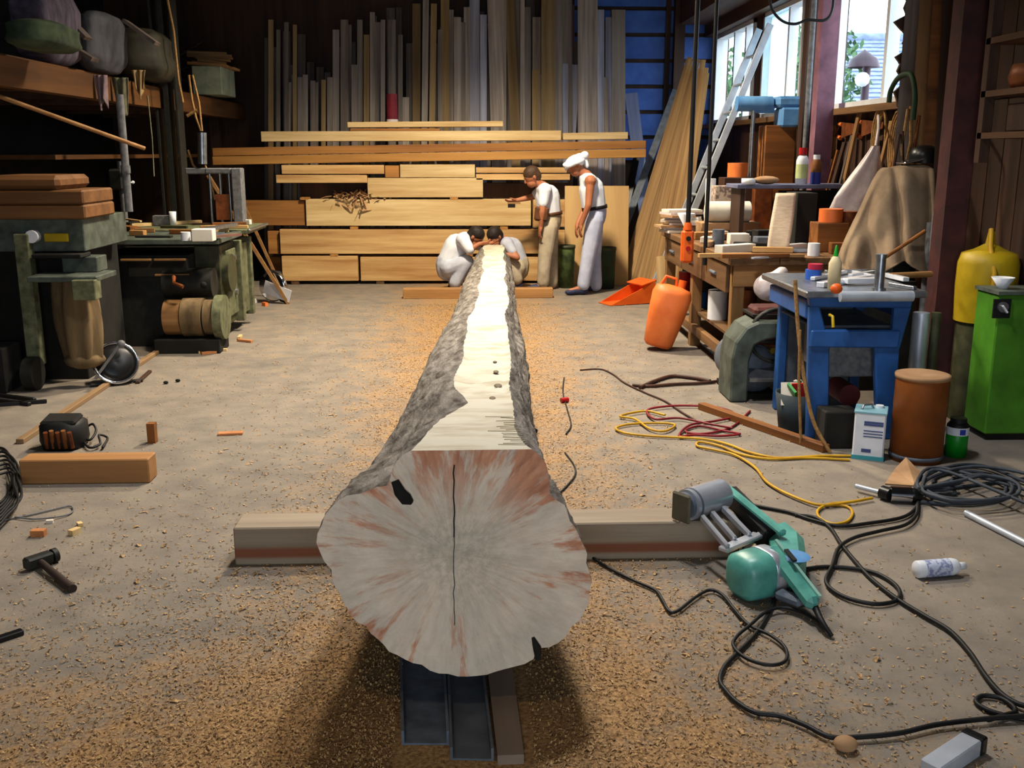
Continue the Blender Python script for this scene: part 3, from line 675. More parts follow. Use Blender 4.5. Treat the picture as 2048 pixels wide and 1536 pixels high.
# heap of shavings on the pale beam
g = G(); zc = at(700, 399, SY).z
for k in range(150):
    p = at(rnd.gauss(715, 28), 397, SY); p.y = SY+rnd.uniform(-.02, .2); p.z = zc+.004+abs(rnd.gauss(0, .03)); 
    if k % 6 == 0: p.y = SY-.012; p.z = zc-rnd.uniform(0, .14)
    m = Euler((rnd.uniform(-1,1), rnd.uniform(-1,1), rnd.uniform(0,6))).to_matrix(); L_ = rnd.uniform(.03,.1)
    g.add([p+m@V(q) for q in ((-L_,-.01,0),(0,-.012,.012),(L_,-.01,0),(L_,.01,0),(0,.012,.012),(-L_,.01,0))], [(0,1,4,5),(1,2,3,4)])
ob('shaving_heap', g, mat('curled_shavings', c(190,150,104), c(120,84,52)), label='heap of curled shavings hanging over the pale third-row beam', cat='shavings', kind='stuff')
# plywood sheet on the right of the stack
p, q = at(1130, 372, 12.9), at(1258, 372, 12.9); a = fl(1258, 572)
ob('plywood_sheet', G().bar(V(((p.x+q.x)/2, 12.78, .0)), V(((p.x+q.x)/2, 12.92, p.z)), q.x-p.x, .018, (0,1,0)), M['plywood'], label='plain plywood sheet standing behind the tall worker', cat='plywood')

# ================================================================== upright boards against the end wall
UP = [(542,40,9),(557,60,7),(573,45,8),(590,50,7),(579,165,7),(587,150,7),(601,155,10),(611,150,9),(626,162,9),(634,165,6),(647,160,8),(660,155,10),(672,60,12),(689,40,14),(697,50,12),(710,130,12),(720,40,10),(733,70,10),(745,25,9),(756,45,12),(766,40,8),(784,40,14),(801,70,8),(812,195,12),(833,8,15),(852,-20,11),(868,8,11),(890,-30,16),(880,60,8),(902,20,10),(915,35,13),(926,45,9),(934,15,12),(949,-10,19),(967,30,12),(961,118,10),(987,-40,25),(1005,-10,14),(1017,-40,18),(1035,-30,13),(1045,-10,8),(1055,15,12),(1073,35,15),(1071,140,13),(1094,150,23),(1096,-30,25),(1116,-20,17),(1134,-15,19),(1129,128,13),(1151,130,18),(1163,-30,14),(1180,-20,28),(1200,20,15),(1210,155,13),(1218,35,13),(1237,20,25)]
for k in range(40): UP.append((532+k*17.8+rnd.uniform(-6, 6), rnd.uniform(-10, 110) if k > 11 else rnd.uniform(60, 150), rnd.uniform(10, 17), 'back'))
UP.sort(key=lambda b_: b_[0])
def ordn(n): return '%d%s' % (n, 'th' if 10 <= n % 100 <= 20 else {1:'st',2:'nd',3:'rd'}.get(n % 10, 'th'))
nf = nb = 0
for k, b_ in enumerate(UP):
    x, yt, w = b_[:3]; back = len(b_) > 3; lay = nb % 2 if back else nf % 5; nb += back; nf += not back
    lean = {987: 8, 1017: 13, 1035: 6, 1151: -8, 868: -4, 852: -3}.get(x, 0)
    Yt = 14.34-lay*.0
    tp = at(x, yt, 14.3); top = V((tp.x, 0, tp.z)); top.y = 14.02+.24*(top.z-2)+(.05+.034*lay if back else -.034*(5-lay))
    top = at(x, yt, top.y)
    mid = at(x+lean, 255, 14.02+(.05+.034*lay if back else -.034*(5-lay)))
    bot = top+(mid-top)*(top.z/(top.z-mid.z))
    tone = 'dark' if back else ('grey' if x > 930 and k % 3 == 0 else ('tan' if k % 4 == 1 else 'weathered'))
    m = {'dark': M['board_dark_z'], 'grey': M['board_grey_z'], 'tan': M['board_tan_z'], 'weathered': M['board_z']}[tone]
    size = 'short' if yt > 110 else ('tall' if yt > 5 else 'very tall')
    d_ = top-bot; mm = frame(d_, (0,1,0)); 
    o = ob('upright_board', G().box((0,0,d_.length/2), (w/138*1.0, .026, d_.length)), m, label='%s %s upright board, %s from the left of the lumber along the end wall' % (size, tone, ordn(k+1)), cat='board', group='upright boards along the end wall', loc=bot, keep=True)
    o.rotation_euler = mm.to_euler()
# red-footed pole among the boards
p = at(784, 196, 13.58); q = at(786, 246, 13.55)
pr = thing('red_footed_roll', 'dark red tube standing among the upright boards on top of the stack', 'tube', at(785, 247, 13.16))
ob('tube_body', G().cyl((0,0,0), (0,0,.36), .07), mat('dark_red', c(110,24,40), c(80,14,28)), pr); ob('tube_foot', G().cyl((0,0,0), (0,0,.05), .074), M['plastic_bag'], pr)
# bluish board
t_, b0 = at(1262, 187, 14.0), at(1290, 420, 13.5); bt = t_+(b0-t_)*(t_.z/(t_.z-b0.z)); d_ = t_-bt
o = ob('upright_board', G().box((0,0,d_.length/2), (.17, .03, d_.length)), mat('bluish_board', c(128,140,176), c(92,104,140), stretch=(1,1,.05), scale=14), label='slanting bluish board at the end of the upright lumber by the blue siding', cat='board', group='upright boards along the end wall', loc=bt, keep=True); o.rotation_euler = frame(d_, (0,1,0)).to_euler()

# ================================================================== laths leaning into the far corner
NL = 20
for k in range(NL):
    t = k/(NL-1); row = k % 2
    row = 0; b0 = fl(1242+112*t, 563+22*t, 0)+V((0,.036*row,0)); tp = at(1378+36*t, 112+rnd.uniform(0,34)+8*t, 13.2-.92*t); tp.y += .036*row
    d_ = tp-b0; o = ob('leaning_lath', G().box((0,0,d_.length/2), (rnd.uniform(.05,.066), .017, d_.length)), M['lath_z'], label='brown wooden lath, %s of the sheaf leaning into the far corner' % ordn(k+1), cat='lath', group='laths leaning into the corner', loc=b0, keep=True)
    o.rotation_euler = frame(d_, (-.35,-1,0)).to_euler()
for k, (bx, by, tx, ty, m, lab) in enumerate(((1262,420,1352,180,M['dark_steel'],'dark edge board leaning at the far side of the lath sheaf'), (1244,455,1276,300,M['blackshiny'],'black strip leaning beside the lath sheaf'))):
    tp, b1 = at(tx, ty, 13.55+.04*k), at(bx, by, 13.2+.06*k); b0 = tp+(b1-tp)*(tp.z/(tp.z-b1.z)); d_ = tp-b0
    o = ob('leaning_board', G().box((0,0,d_.length/2), (.09, .02, d_.length)), m, label=lab, cat='board', loc=b0, keep=True); o.rotation_euler = frame(d_, (-.3,-1,0)).to_euler()
# ---- aluminium ladder against the window wall
ld = thing('ladder', 'aluminium ladder leaning against the far windows', 'ladder', (2.06, 11.4, 0))
dv = V((1.14, 0, 3.0)); n_ = dv.normalized()
for s_ in (-.22, .22): ob('rail', G().bar((0,s_,0), dv+V((0,s_,0)), .03, .075, (1,0,0)), M['alu'], ld, bev=.004)
for k in range(1, 10): ob('rung', G().cyl(n_*.32*k+V((0,-.21,0)), n_*.32*k+V((0,.21,0)), .016, n=8), M['alu'], ld)

# ================================================================== people
def person(name, label, J, face, cloth, hairm, sleeves, turban=False, cap_hair=True, grip=None, belt=None):
    base = V(((J['an0'].x+J['an1'].x)/2, (J['an0'].y+J['an1'].y)/2, 0)); t = thing(name, label, 'person', base)
    J = {k: v-base for k, v in J.items()}
    f = V(face).normalized(); side = f.cross(V((0,0,1))).normalized(); u = side.cross(f).normalized()
    hm = Matrix((side, f, u)).transposed(); H = J['head']
    b = G()
    b.ell(H+u*.02, (.076,.095,.10), hm, 16); b.ell(H+f*.035-u*.06, (.056,.062,.06), hm, 14)       # skull, jaw
    b.cap(H+f*.088+u*.012, H+f*.105-u*.022, .010, .015, 8); b.ell(H+f*.082-u*.062, (.024,.014,.010), hm, 8)   # nose, lips
    for s_ in (-1, 1): b.ell(H+side*.078*s_-f*.01-u*.005, (.012,.02,.032), hm, 8)
    b.cap(H-u*.06-f*.02, J['neck'], .054, .06)
    b.cap(J['neck'], J['chest'], .075, .125); b.cap(J['chest'], J['pelvis'], .125, .12)
    b.cap(J['sh0'], J['sh1'], .07)
    for i in '01':
        b.cap(J['sh'+i], J['el'+i], .054, .04); b.cap(J['el'+i], J['wr'+i], .04, .027)
        d = (J['hd'+i]-J['wr'+i]).normalized(); fr = frame(d, f); sx, sy = fr.col[0].copy(), fr.col[1].copy()
        pc_ = J['wr'+i]+d*.05; b.cap(J['wr'+i], J['wr'+i]+d*.03, .026, .028); b.ell(pc_, (.042,.018,.05), fr, 12)
        for q, (o_, l_) in enumerate(((-.030,.062),(-.010,.076),(.010,.07),(.029,.054))):
            k0 = J['wr'+i]+d*.088+sx*o_; k1 = k0+d*l_*.55-sy*.012; k2 = k1+d*l_*.4-sy*.026; b.cap(k0, k1, .0095, .009, 8); b.cap(k1, k2, .009, .0075, 8)
        b.cap(J['wr'+i]+d*.035-sx*.03, J['wr'+i]+d*.075-sx*.052-sy*.015, .012, .0095, 8); b.cap(J['wr'+i]+d*.075-sx*.052-sy*.015, J['wr'+i]+d*.10-sx*.05-sy*.03, .0095, .008, 8)
        b.cap(J['hip'+i], J['kn'+i], .085, .058); b.cap(J['kn'+i], J['an'+i], .055, .036); b.cap(J['an'+i], J['toe'+i], .035, .028)
    ob('body', b, M['skin'], t, remesh=.0065, smooth=3)
    for s_ in (-1, 1): ob('eye', G().ell(H+f*.088+side*.03*s_+u*.022, (.011,.006,.006), hm, 8), M['soot'], t)
    # clothes
    s = G(); s.cap(J['neck']-V((0,0,.02)), J['chest'], .088, .152); s.cap(J['chest'], J['pelvis'], .152, .142); s.cap(J['sh0'], J['sh1'], .086) if sleeves else s.cap(J['sh0'].lerp(J['sh1'], .2), J['sh1'].lerp(J['sh0'], .2), .084)
    for i in '01':
        if sleeves: s.cap(J['sh'+i], J['sh'+i].lerp(J['el'+i], sleeves), .08, .062)
    ob('shirt', s, cloth[0], t, remesh=.013, smooth=4)
    q = G(); q.cap(J['pelvis']+V((0,0,.02)), J['pelvis']-V((0,0,.06)), .146, .14)
    for i in '01':
        q.cap(J['pelvis'], J['hip'+i], .13, .108); q.cap(J['hip'+i], J['kn'+i], .112, .088); q.cap(J['kn'+i], J['kn'+i].lerp(J['an'+i], .9), .088, .078)
    ob('trousers', q, cloth[1], t, remesh=.013, smooth=4)
    for i in '01':
        sh = G(); d = J['toe'+i]-J['an'+i]; d.z = 0; d = d.normalized() if d.length > .01 else V((-1,0,0)); a0 = V((J['an'+i].x, J['an'+i].y, 0))
        fr = Matrix((V((-d.y, d.x, 0)), d, V((0,0,1)))).transposed()
        zz = min(J['an'+i].z, J['toe'+i].z)-.06; zz = max(zz, 0.0)
        sh.ell(a0+d*.15+V((0,0,zz+.035)), (.048,.075,.035), fr); sh.ell(a0+d*.0+V((0,0,zz+.045)), (.042,.07,.045), fr); sh.ell(a0+d*.08+V((0,0,zz+.045)), (.042,.1,.042), fr)
        ob('shoe', sh, M['shoe'], t, remesh=.01, smooth=2)
    if turban:
        g = G().ell(H+u*.052-f*.005, (.096,.116,.070), hm, 16); g.ell(H+u*.03-f*.06, (.092,.075,.07), hm, 14)
        for a in (-.3, .1, .4): g.tube([H+u*(.04+a*.05)+hm@V((.1*math.cos(w), .12*math.sin(w), .028*math.sin(w+a*6))) for w in [2*math.pi*z/20 for z in range(21)]], .017, 6)
        ob('towel_wrap', g, M['cloth_white'], t, remesh=.011, smooth=2, label='white towel wound round the head')
        g = G().ell(H+u*.05-f*.15, (.05,.055,.05), hm).cap(H+u*.02-f*.14, H-u*.07-f*.12, .024, .03); ob('towel_knot', g, M['cloth_white'], t, remesh=.01, smooth=2)
    else:
        g = G().ell(H+u*.045-f*.012, (.088,.105,.092), hm, 16).ell(H+u*.0-f*.05, (.084,.07,.085), hm, 14); ob('hair', g, hairm, t, remesh=.011, smooth=1)
    if belt: 
        pe = J['pelvis']+V((0,0,.05)); ax = (J['chest']-J['pelvis']).normalized(); mb = frame(ax)
        ob('belt', G().lathe([(.147,-.02),(.153,-.02),(.153,.02),(.147,.02)], pe, mb, 24), belt, t)
    return t, J, base
def jp(d): return {k: at(*v) for k, v in d.items()}
Y0 = 11.98
person('person', 'standing worker in white sleeveless shirt with a white towel round the head', jp(dict(head=(1151,331,Y0-.02), neck=(1172,352,Y0), chest=(1183,378,Y0), pelvis=(1189,424,Y0),
    sh0=(1181,362,Y0-.19), sh1=(1180,362,Y0+.17), el0=(1177,410,Y0-.24), el1=(1172,410,Y0+.2), wr0=(1163,448,Y0-.2), wr1=(1155,448,Y0+.1), hd0=(1158,470,Y0-.18), hd1=(1150,470,Y0+.08),
    hip0=(1189,440,Y0-.09), hip1=(1189,440,Y0+.09), kn0=(1177,512,Y0-.12), kn1=(1188,512,Y0+.1), an0=(1166,575,Y0-.12), an1=(1192,577,Y0+.12), toe0=(1140,582,Y0-.14), toe1=(1172,581,Y0+.12))),
    (-.9,-.15,-.5), (M['cloth_white'], M['cloth_blue']), M['hair'], 0, turban=True, belt=M['black'])
Y0 = 12.33
t2, J2, B2 = person('person', 'worker in pale T-shirt and beige trousers bending with one arm stretched toward the stack', jp(dict(head=(1064,354,Y0-.05), neck=(1085,374,Y0), chest=(1095,393,Y0), pelvis=(1100,436,Y0),
    sh0=(1090,380,Y0-.17), sh1=(1086,380,Y0+.15), el0=(1084,424,Y0-.22), el1=(1064,394,Y0+.17), wr0=(1082,452,Y0-.2), wr1=(1036,400,Y0+.16), hd0=(1078,470,Y0-.2), hd1=(1018,404,Y0+.15),
    hip0=(1099,452,Y0-.09), hip1=(1099,452,Y0+.09), kn0=(1090,515,Y0-.11), kn1=(1102,515,Y0+.1), an0=(1086,569,Y0-.1), an1=(1104,570,Y0+.1), toe0=(1064,577,Y0-.12), toe1=(1082,576,Y0+.1))),
    (-.85,-.2,-.45), (M['cloth_white'], M['cloth_beige']), M['hair_brown'], .6, belt=M['leather'])
p = at(1083, 428, 12.12)-B2; ob('tool_pouch', G().box(p, (.17,.06,.17), (0,.1,0)), M['leather'], t2, bev=.02, label='brown leather tool pouch')
p = at(1026, 404, 12.46)-B2
hn = thing('hand_brush', 'small brush held out by the bending worker', 'brush', at(1028, 408, 12.42)); ob('handle', G().box((0,0,.012), (.16,.03,.02)), M['wood_x'], hn); ob('bristles', G().box((-.03,0,-.02), (.09,.03,.045)), M['soot'], hn)
Y0 = 12.2
person('person', 'worker in white shirt crouching on the near side of the log tip with arms forward', jp(dict(head=(951,474,Y0-.05), neck=(934,478,Y0), chest=(913,492,Y0), pelvis=(895,530,Y0),
    sh0=(926,479,Y0-.16), sh1=(930,477,Y0+.14), el0=(940,500,Y0-.24), el1=(958,492,Y0+.14), wr0=(958,488,Y0-.22), wr1=(972,486,Y0+.1), hd0=(968,487,Y0-.2), hd1=(980,486,Y0+.08),
    hip0=(898,536,Y0-.1), hip1=(898,536,Y0+.1), kn0=(934,524,Y0-.14), kn1=(932,524,Y0+.14), an0=(908,570,Y0-.14), an1=(906,571,Y0+.14), toe0=(930,578,Y0-.15), toe1=(930,577,Y0+.15))),
    (.75,-.25,-.6), (M['cloth_white'], M['cloth_grey']), M['hair'], .95)
Y0 = 12.55
person('person', 'dark-haired worker in grey T-shirt crouching behind the log tip', jp(dict(head=(990,474,Y0-.12), neck=(1008,482,Y0), chest=(1022,498,Y0), pelvis=(1036,530,Y0),
    sh0=(1014,488,Y0-.16), sh1=(1012,486,Y0+.14), el0=(1034,515,Y0-.26), el1=(1008,512,Y0+.2), wr0=(1008,508,Y0-.26), wr1=(992,500,Y0+.05), hd0=(994,502,Y0-.24), hd1=(980,496,Y0+.0),
    hip0=(1034,536,Y0-.1), hip1=(1034,536,Y0+.1), kn0=(1014,526,Y0-.16), kn1=(1010,526,Y0+.16), an0=(1036,562,Y0-.15), an1=(1034,562,Y0+.15), toe0=(1016,568,Y0-.16), toe1=(1014,568,Y0+.16))),
    (-.6,-.55,-.6), (M['cloth_grey'], M['cloth_beige']), M['hair'], .55)

# ================================================================== machines and clutter on the left
def pbox(name, x0, x1, yt, yb, Y, d, m, label=None, cat=None, z0=None, group=None, bev=.004, parent=None, org=None):
    """box whose front face fills a pixel rectangle in the plane Y; z0 fixes its base"""
    a, b = at(x0, yt, Y), at(x1, yb, Y); zb = b.z if z0 is None else z0
    g = G().bb(a.x, b.x, Y, Y+d, zb, a.z)
    if org is not None: g.v = [p-org for p in g.v]
    return ob(name, g, m, parent, label=label, cat=cat, group=group, bev=bev)
# ---- thickness planer (large olive machine)
O = V((-2.65, 9.6, 0)); pl = thing('planer_machine', 'large olive green planing machine with steel tables and belt drums', 'machine', O)
def P_(n, g, m, par=pl, bev=.006, **k): g.v = [p-O for p in g.v]; return ob(n, g, m, par, bev=bev, **k)
P_('base_casting', G().bb(-3.25, -2.46, 8.75, 10.1, 0, .80), M['dark_iron'])
P_('side_casting', G().bb(-2.46, -2.24, 8.95, 10.0, .12, .86), M['olive'])
P_('side_panel', G().bb(-2.255, -2.215, 9.1, 9.45, .2, .8), M['olive_light']); P_('side_panel', G().bb(-2.255, -2.205, 9.62, 9.88, .15, .82), M['olive_light'])
P_('rib', G().bb(-2.26, -2.18, 9.5, 9.58, .1, .86), M['olive_light']); P_('rib', G().bb(-2.26, -2.18, 9.92, 10.0, .1, .86), M['olive_light'])
P_('table', G().bb(-3.3, -2.16, 8.62, 9.5, .90, .945), M['grey_green']); P_('table', G().bb(-3.3, -2.12, 9.56, 10.45, .91, .955), M['olive_light'])
P_('table_edge', G().bb(-2.125, -2.095, 9.56, 10.45, .935, .958), M['steel'])
P_('infeed_box', G().bb(-2.95, -2.45, 8.66, 8.8, .62, .78), M['soot']); P_('infeed_slat', G().bb(-3.0, -2.74, 8.63, 8.66, .76, .78), M['wood_x']); P_('infeed_slat', G().bb(-2.72, -2.45, 8.63, 8.66, .76, .78), M['wood_x']); P_('infeed_slat', G().bb(-2.72, -2.42, 8.62, 8.65, .63, .65), M['wood_x'])
P_('front_guard', G().cyl((-2.66, 8.72, .56), (-2.24, 8.72, .56), .13, n=20), M['dark_iron'])
P_('gear_cover', G().cyl((-2.24, 9.14, .6), (-2.18, 9.14, .6), .17, n=22), M['olive'])
for k, (x0, x1, r_) in enumerate(((-2.62, -2.48, .15), (-2.47, -2.30, .165), (-2.285, -2.2, .15))):
    P_('belt_drum', G().cyl((x0, 8.55, .29), (x1, 8.55, .29), r_, n=24), M['tan_bag'] if k else M['wood_x'], bev=0)
P_('drum_flange', G().cyl((-2.195, 8.55, .29), (-2.12, 8.55, .29), .19, n=24), M['olive_light'], bev=0)
P_('motor_foot', G().bb(-2.7, -2.15, 8.4, 8.72, 0, .12), M['soot']); P_('hand_lever', G().tube([(-2.55, 8.66, .60), (-2.52, 8.5, .64), (-2.50, 8.42, .60), (-2.42, 8.40, .57)], .018), M['copper'])
P_('knob', G().ell((-2.3, 8.6, .56), .03), M['soot']); P_('lock_bolt', G().cyl((-2.26, 9.35, .4), (-2.19, 9.35, .4), .03), M['steel']); P_('lock_bolt', G().cyl((-2.26, 9.35, .72), (-2.19, 9.35, .72), .025), M['steel'])
# ---- bandsaw-like grey arch on the planer's far table
O2 = V((at(448, 450, 10.2).x, 10.2, .956)); ar = thing('saw_arch', 'grey cast iron arched frame standing on the far table of the planer', 'iron arch', O2)
xa, xb = at(412, 340, 10.2).x-O2.x, at(484, 340, 10.2).x-O2.x; zt2 = at(480, 336, 10.2).z-O2.z
ob('upright', G().bb(xb-.1, xb, -.05, .1, 0, zt2), M['grey_iron'], ar, bev=.01); ob('top_arm', G().bb(xa, xb-.1, -.04, .08, zt2-.055, zt2), M['grey_iron'], ar, bev=.01)
for dx in (.03, .13, .22): ob('guide_rod', G().cyl((xa+dx, 0, 0), (xa+dx, 0, zt2-.05), .012, n=8), M['steel'], ar)
ob('blade_block', G().bb(xa+.08, xa+.2, -.03, .07, .05, .3), M['copper'], ar)
# ---- left-hand moulding machine with lumber on it
O3 = V((-3.2, 7.6, 0)); mo = thing('moulder_machine', 'grey-green machine cabinet with lumber on its head, nearest on the left', 'machine', O3)
def Q_(n, g, m, **k): g.v = [p-O3 for p in g.v]; k.setdefault('bev', .006); return ob(n, g, m, mo, **k)
xr_ = at(165, 440, 7.3).x; xl_ = at(32, 440, 7.3).x
Q_('head_casting', G().bb(xl_-.4, xr_, 7.3, 8.2, .97, 1.20), M['grey_green']); Q_('corner_post', G().bb(xl_+.0, xl_+.1, 7.22, 7.32, .15, 1.1), M['olive_light'])
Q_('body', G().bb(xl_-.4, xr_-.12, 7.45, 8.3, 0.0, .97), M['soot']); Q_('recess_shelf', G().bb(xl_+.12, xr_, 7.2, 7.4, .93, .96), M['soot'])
Q_('name_plate', G().bb(-3.05, -2.88, 7.28, 7.3, 1.04, 1.1), M['yellow']); Q_('dial', G().cyl((-3.12, 7.3, 1.08), (-3.12, 7.24, 1.08), .045), M['white'])
Q_('side_table', G().bb(-3.1, -2.62, 7.05, 7.45, .78, .82), M['grey_green']); Q_('spindle_block', G().bb(-2.78, -2.62, 7.0, 7.12, .66, .80), M['olive_light']); Q_('spindle_block', G().bb(-2.95, -2.70, 7.3, 7.5, .82, .93), M['grey_green'])
Q_('foot', G().bb(-3.6, -3.3, 7.0, 7.3, 0, .32), M['soot']); Q_('wheel', G().cyl((-3.2, 7.12, .12), (-3.12, 7.12, .12), .12, n=24), M['dark_iron']); Q_('pale_bar', G().bb(-3.75, -3.36, 6.9, 7.0, .60, .66), M['grey_iron'])
# hanging dust bag under the side table
g = G()
def fn(u, v):
    a = 2*math.pi*u; r_ = .10+.02*math.sin(math.pi*v)+.02*math.sin(a*7+v*3)*(1-v*.4); return V((-2.86+r_*1.25*math.cos(a)+.04*v, 7.22+r_*math.sin(a), .775-.56*v))
g.grid(fn, 42, 10); g.ell((-2.82, 7.22, .2), (.15,.12,.07))
ob('dust_bag', g, M['tan_bag'], label='creased tan dust bag hanging under the side table of the left machine', cat='bag')
M['dim_timber'] = wood('dim_timber', c(128,86,48), c(84,54,28), 'X', .1)
# brown lumber on the moulder head
for k, (x0, x1, yt, yb) in enumerate(((-40, 166, 406, 436), (-40, 162, 374, 405), (-40, 112, 348, 373))):
    a, b = at(x0, yt, 7.2), at(x1, yb, 7.2); zb = 1.2+k*.102
    ob('brown_timber', G().bb(a.x, b.x, 7.25, 7.85, zb+.001, zb+.1), M['dim_timber'], label='%s brown timber of three piled on the left machine' % ('lowest','middle','top')[k], cat='timber', group='brown timbers on the left machine', bev=.012 if k < 2 else .03)
# things on the planer table
def ztab(px, py, z): return fl(px, py, z)
def lay(name, a, b, z, w, h, m, label, cat, group=None):
    p, q = fl(*a, z), fl(*b, z); up = V((0,0,h/2)); return ob(name, G().bar(p+up, q+up, w, h, (0,0,1)), m, label=label, cat=cat, group=group)
lay('pale_stick', (232,455), (402,446), .958, .05, .03, M['pine_pale_x'], 'pale stick lying across the planer table beside the white cup', 'stick')
lay('brown_stick', (176,450), (270,462), .95, .09, .04, M['plank_brown'], 'brown wedge stick on the near edge of the planer table', 'stick')
lay('thin_lath', (166,428), (282,444), 1.02, .02, .015, M['pine_pale_x'], 'thin white lath resting on the brown stick and machine head', 'lath')
lay('grey_bar', (392,466), (470,452), .99, .06, .03, M['steel'], 'steel bar lying on the far planer table', 'bar'); lay('red_strip', (400,478), (480,471), .958, .05, .02, mat('reddish_strip', c(120,84,70)), 'reddish strip on the far planer table', 'strip')
def cup(x, y, z, r_, h, m, name, label, cat, r1=None):
    p = fl(x, y, z); return ob(name, G().lathe([(0,0),(r1 or r_*.8,0),(r_,h),(r_-.004,h),((r1 or r_*.8)-.004,.004),(0,.004)], p, n=18), m, label=label, cat=cat)
cup(347, 452, .956, .035, .14, M['white'], 'paper_cup', 'tall white cup standing on the planer table', 'cup')
p = fl(322, 452, .956); ob('small_grey_box', G().box(p+V((0,.05,.05)), (.16,.1,.1)), M['grey_iron'], label='small grey box next to the white cup', cat='box', bev=.004)
p = fl(402, 484, .946); ob('pale_carton', G().box(p+V((0,.1,.05)), (.17,.12,.10)), M['paper'], label='pale carton at the corner of the planer tables', cat='carton', bev=.004); p = fl(372, 481, .946); ob('white_tin', G().cyl(p, p+V((0,0,.07)), .04), M['white'], label='little white tin beside the pale carton', cat='tin')
# sticks leaning around the arch
for k, (a, ya, b, yb, w, m, lab) in enumerate((((538,545),11.25,(416,350),11.25,.035,M['wood_x'],'long brown stick leaning from the floor onto the grey arch'), ((556,560),11.75,(484,402),11.75,.03,M['wood_x'],'second brown stick leaning by the grey arch'), ((500,450),10.3,(470,400),10.5,.02,M['black'],'short black rod leaning beside the grey arch'))):
    p, q = at(*a, ya), at(*b, yb); q2 = p
    if k < 2: p = p+(p-q).normalized()*((p.z-.0)/max(.05, (q-p).normalized().z))
    ob('leaning_stick', G().bar(p, q, w, w), m, label=lab, cat='stick', group='sticks by the grey arch')
# drill press column behind, with white knobs
O4 = V((at(245, 430, 8.9).x, 9.9, 0)); O4 = V((at(245, 430, 10.0).x, 10.0, .957)); dp = thing('drill_press', 'dark drill press with pale knobs standing on the back of the planer table', 'drill press', O4)
ob('base', G().box((0,0,.02), (.22,.26,.04)), M['dark_iron'], dp, bev=.005); ob('column', G().cyl((0,.06,.04), (0,.06,.62), .03), M['grey_iron'], dp); ob('head', G().box((0,0,.45), (.14,.24,.2)), M['dark_iron'], dp, bev=.02)
for k in range(3): a = k*2.1; ob('feed_handle', G().cyl((.08,-.05,.42), (.08+.02,-.05+.13*math.cos(a),.42+.13*math.sin(a)), .007, n=6).ell((.1,-.05+.13*math.cos(a),.42+.13*math.sin(a)), .017), M['white'], dp)
# white duct up to the loft, hanging cord, rags, slanting pole
d0 = at(248, 300, 8.2); ob('dust_pipe', G().cyl((d0.x, 8.2, 1.2), (d0.x, 8.2, 2.1), .03, n=14).cyl((d0.x, 8.2, 1.5), (d0.x, 8.2, 1.56), .036), M['grey_iron'], label='pale vertical dust pipe between machine head and loft', cat='pipe')
d1 = wx(300, 250, -3.15); ob('hanging_string', G().tube([(d1.x, d1.y, 2.2), (d1.x+.01, d1.y, 1.8), (d1.x, d1.y, 1.43)], .006), M['rag'], label='thin pale cord hanging from the loft edge', cat='string')
for k, (x0, x1, yt, yb, lab) in enumerate(((188,220,150,222,'mauve rag hanging from the loft edge'), (222,262,155,232,'olive green rag hanging from the loft edge'), (262,295,140,200,'tan glove-like rag hanging from the loft edge'))):
    Y = wx(x0, yt, -3.155).y; a, b = at(x0, yt, Y), at(x1, yb, Y)
    def fn(u, v, a=a, b=b, Y=Y, k=k):
        x = a.x+(b.x-a.x)*(.5+(u-.5)*(1-.45*v)); return V((x, Y+.03*math.sin(u*14+k)*(.3+v), a.z+(b.z-a.z)*v*(.8+.2*math.sin(u*7+k*2))))
    ob('hanging_rag', G().grid(fn, 16, 14), (mat('mauve_rag', c(150,126,130), c(90,74,76)), M['rag'], mat('tan_rag', c(170,140,96), c(110,86,56)))[k], label=lab, cat='rag', group='rags on the loft edge', solid=.006)
p, q = at(-20, 186, 7.3), at(289, 297, 8.1); ob('slanting_pole', G().cyl(p, q, .016, n=8), M['wood_x'], label='thin wooden pole slanting under the loft past the dust pipe', cat='pole')
# rope tackle by the steel column
O5 = V((-2.93, 10.3, 0)); rt = thing('rope_tackle', 'rope tackle with a grey cylinder hanging beside the steel column', 'tackle', (O5.x, O5.y, 2.1))
def rp(n, pts, r_, m): return ob(n, G().tube([at(x, y, 10.3)-V((O5.x, O5.y, 2.1)) for x, y in pts], r_), m, rt)
rp('rope', [(335,0),(347,60),(352,110),(357,160),(366,205)], .012, M['rope']); rp('rope', [(378,150),(384,200),(392,235),(402,262)], .012, M['rope']); rp('rope', [(385,150),(398,205),(404,262)], .011, M['rope']); rp('rope', [(374,232),(384,226),(394,220)], .016, M['rope'])
rp('rope', [(410,330),(418,350),(430,400)], .010, M['rope']); rp('rope', [(376,300),(386,330),(396,342)], .012, M['rope'])
ob('grey_cylinder', G().cyl(at(404, 265, 10.3)-V((O5.x, O5.y, 2.1)), at(405, 328, 10.3)-V((O5.x, O5.y, 2.1)), .045), M['steel'], rt)
ob('pulley_block', G().box(at(394, 342, 10.3)-V((O5.x, O5.y, 2.1)), (.22,.07,.06)), M['grey_iron'], rt, bev=.01)
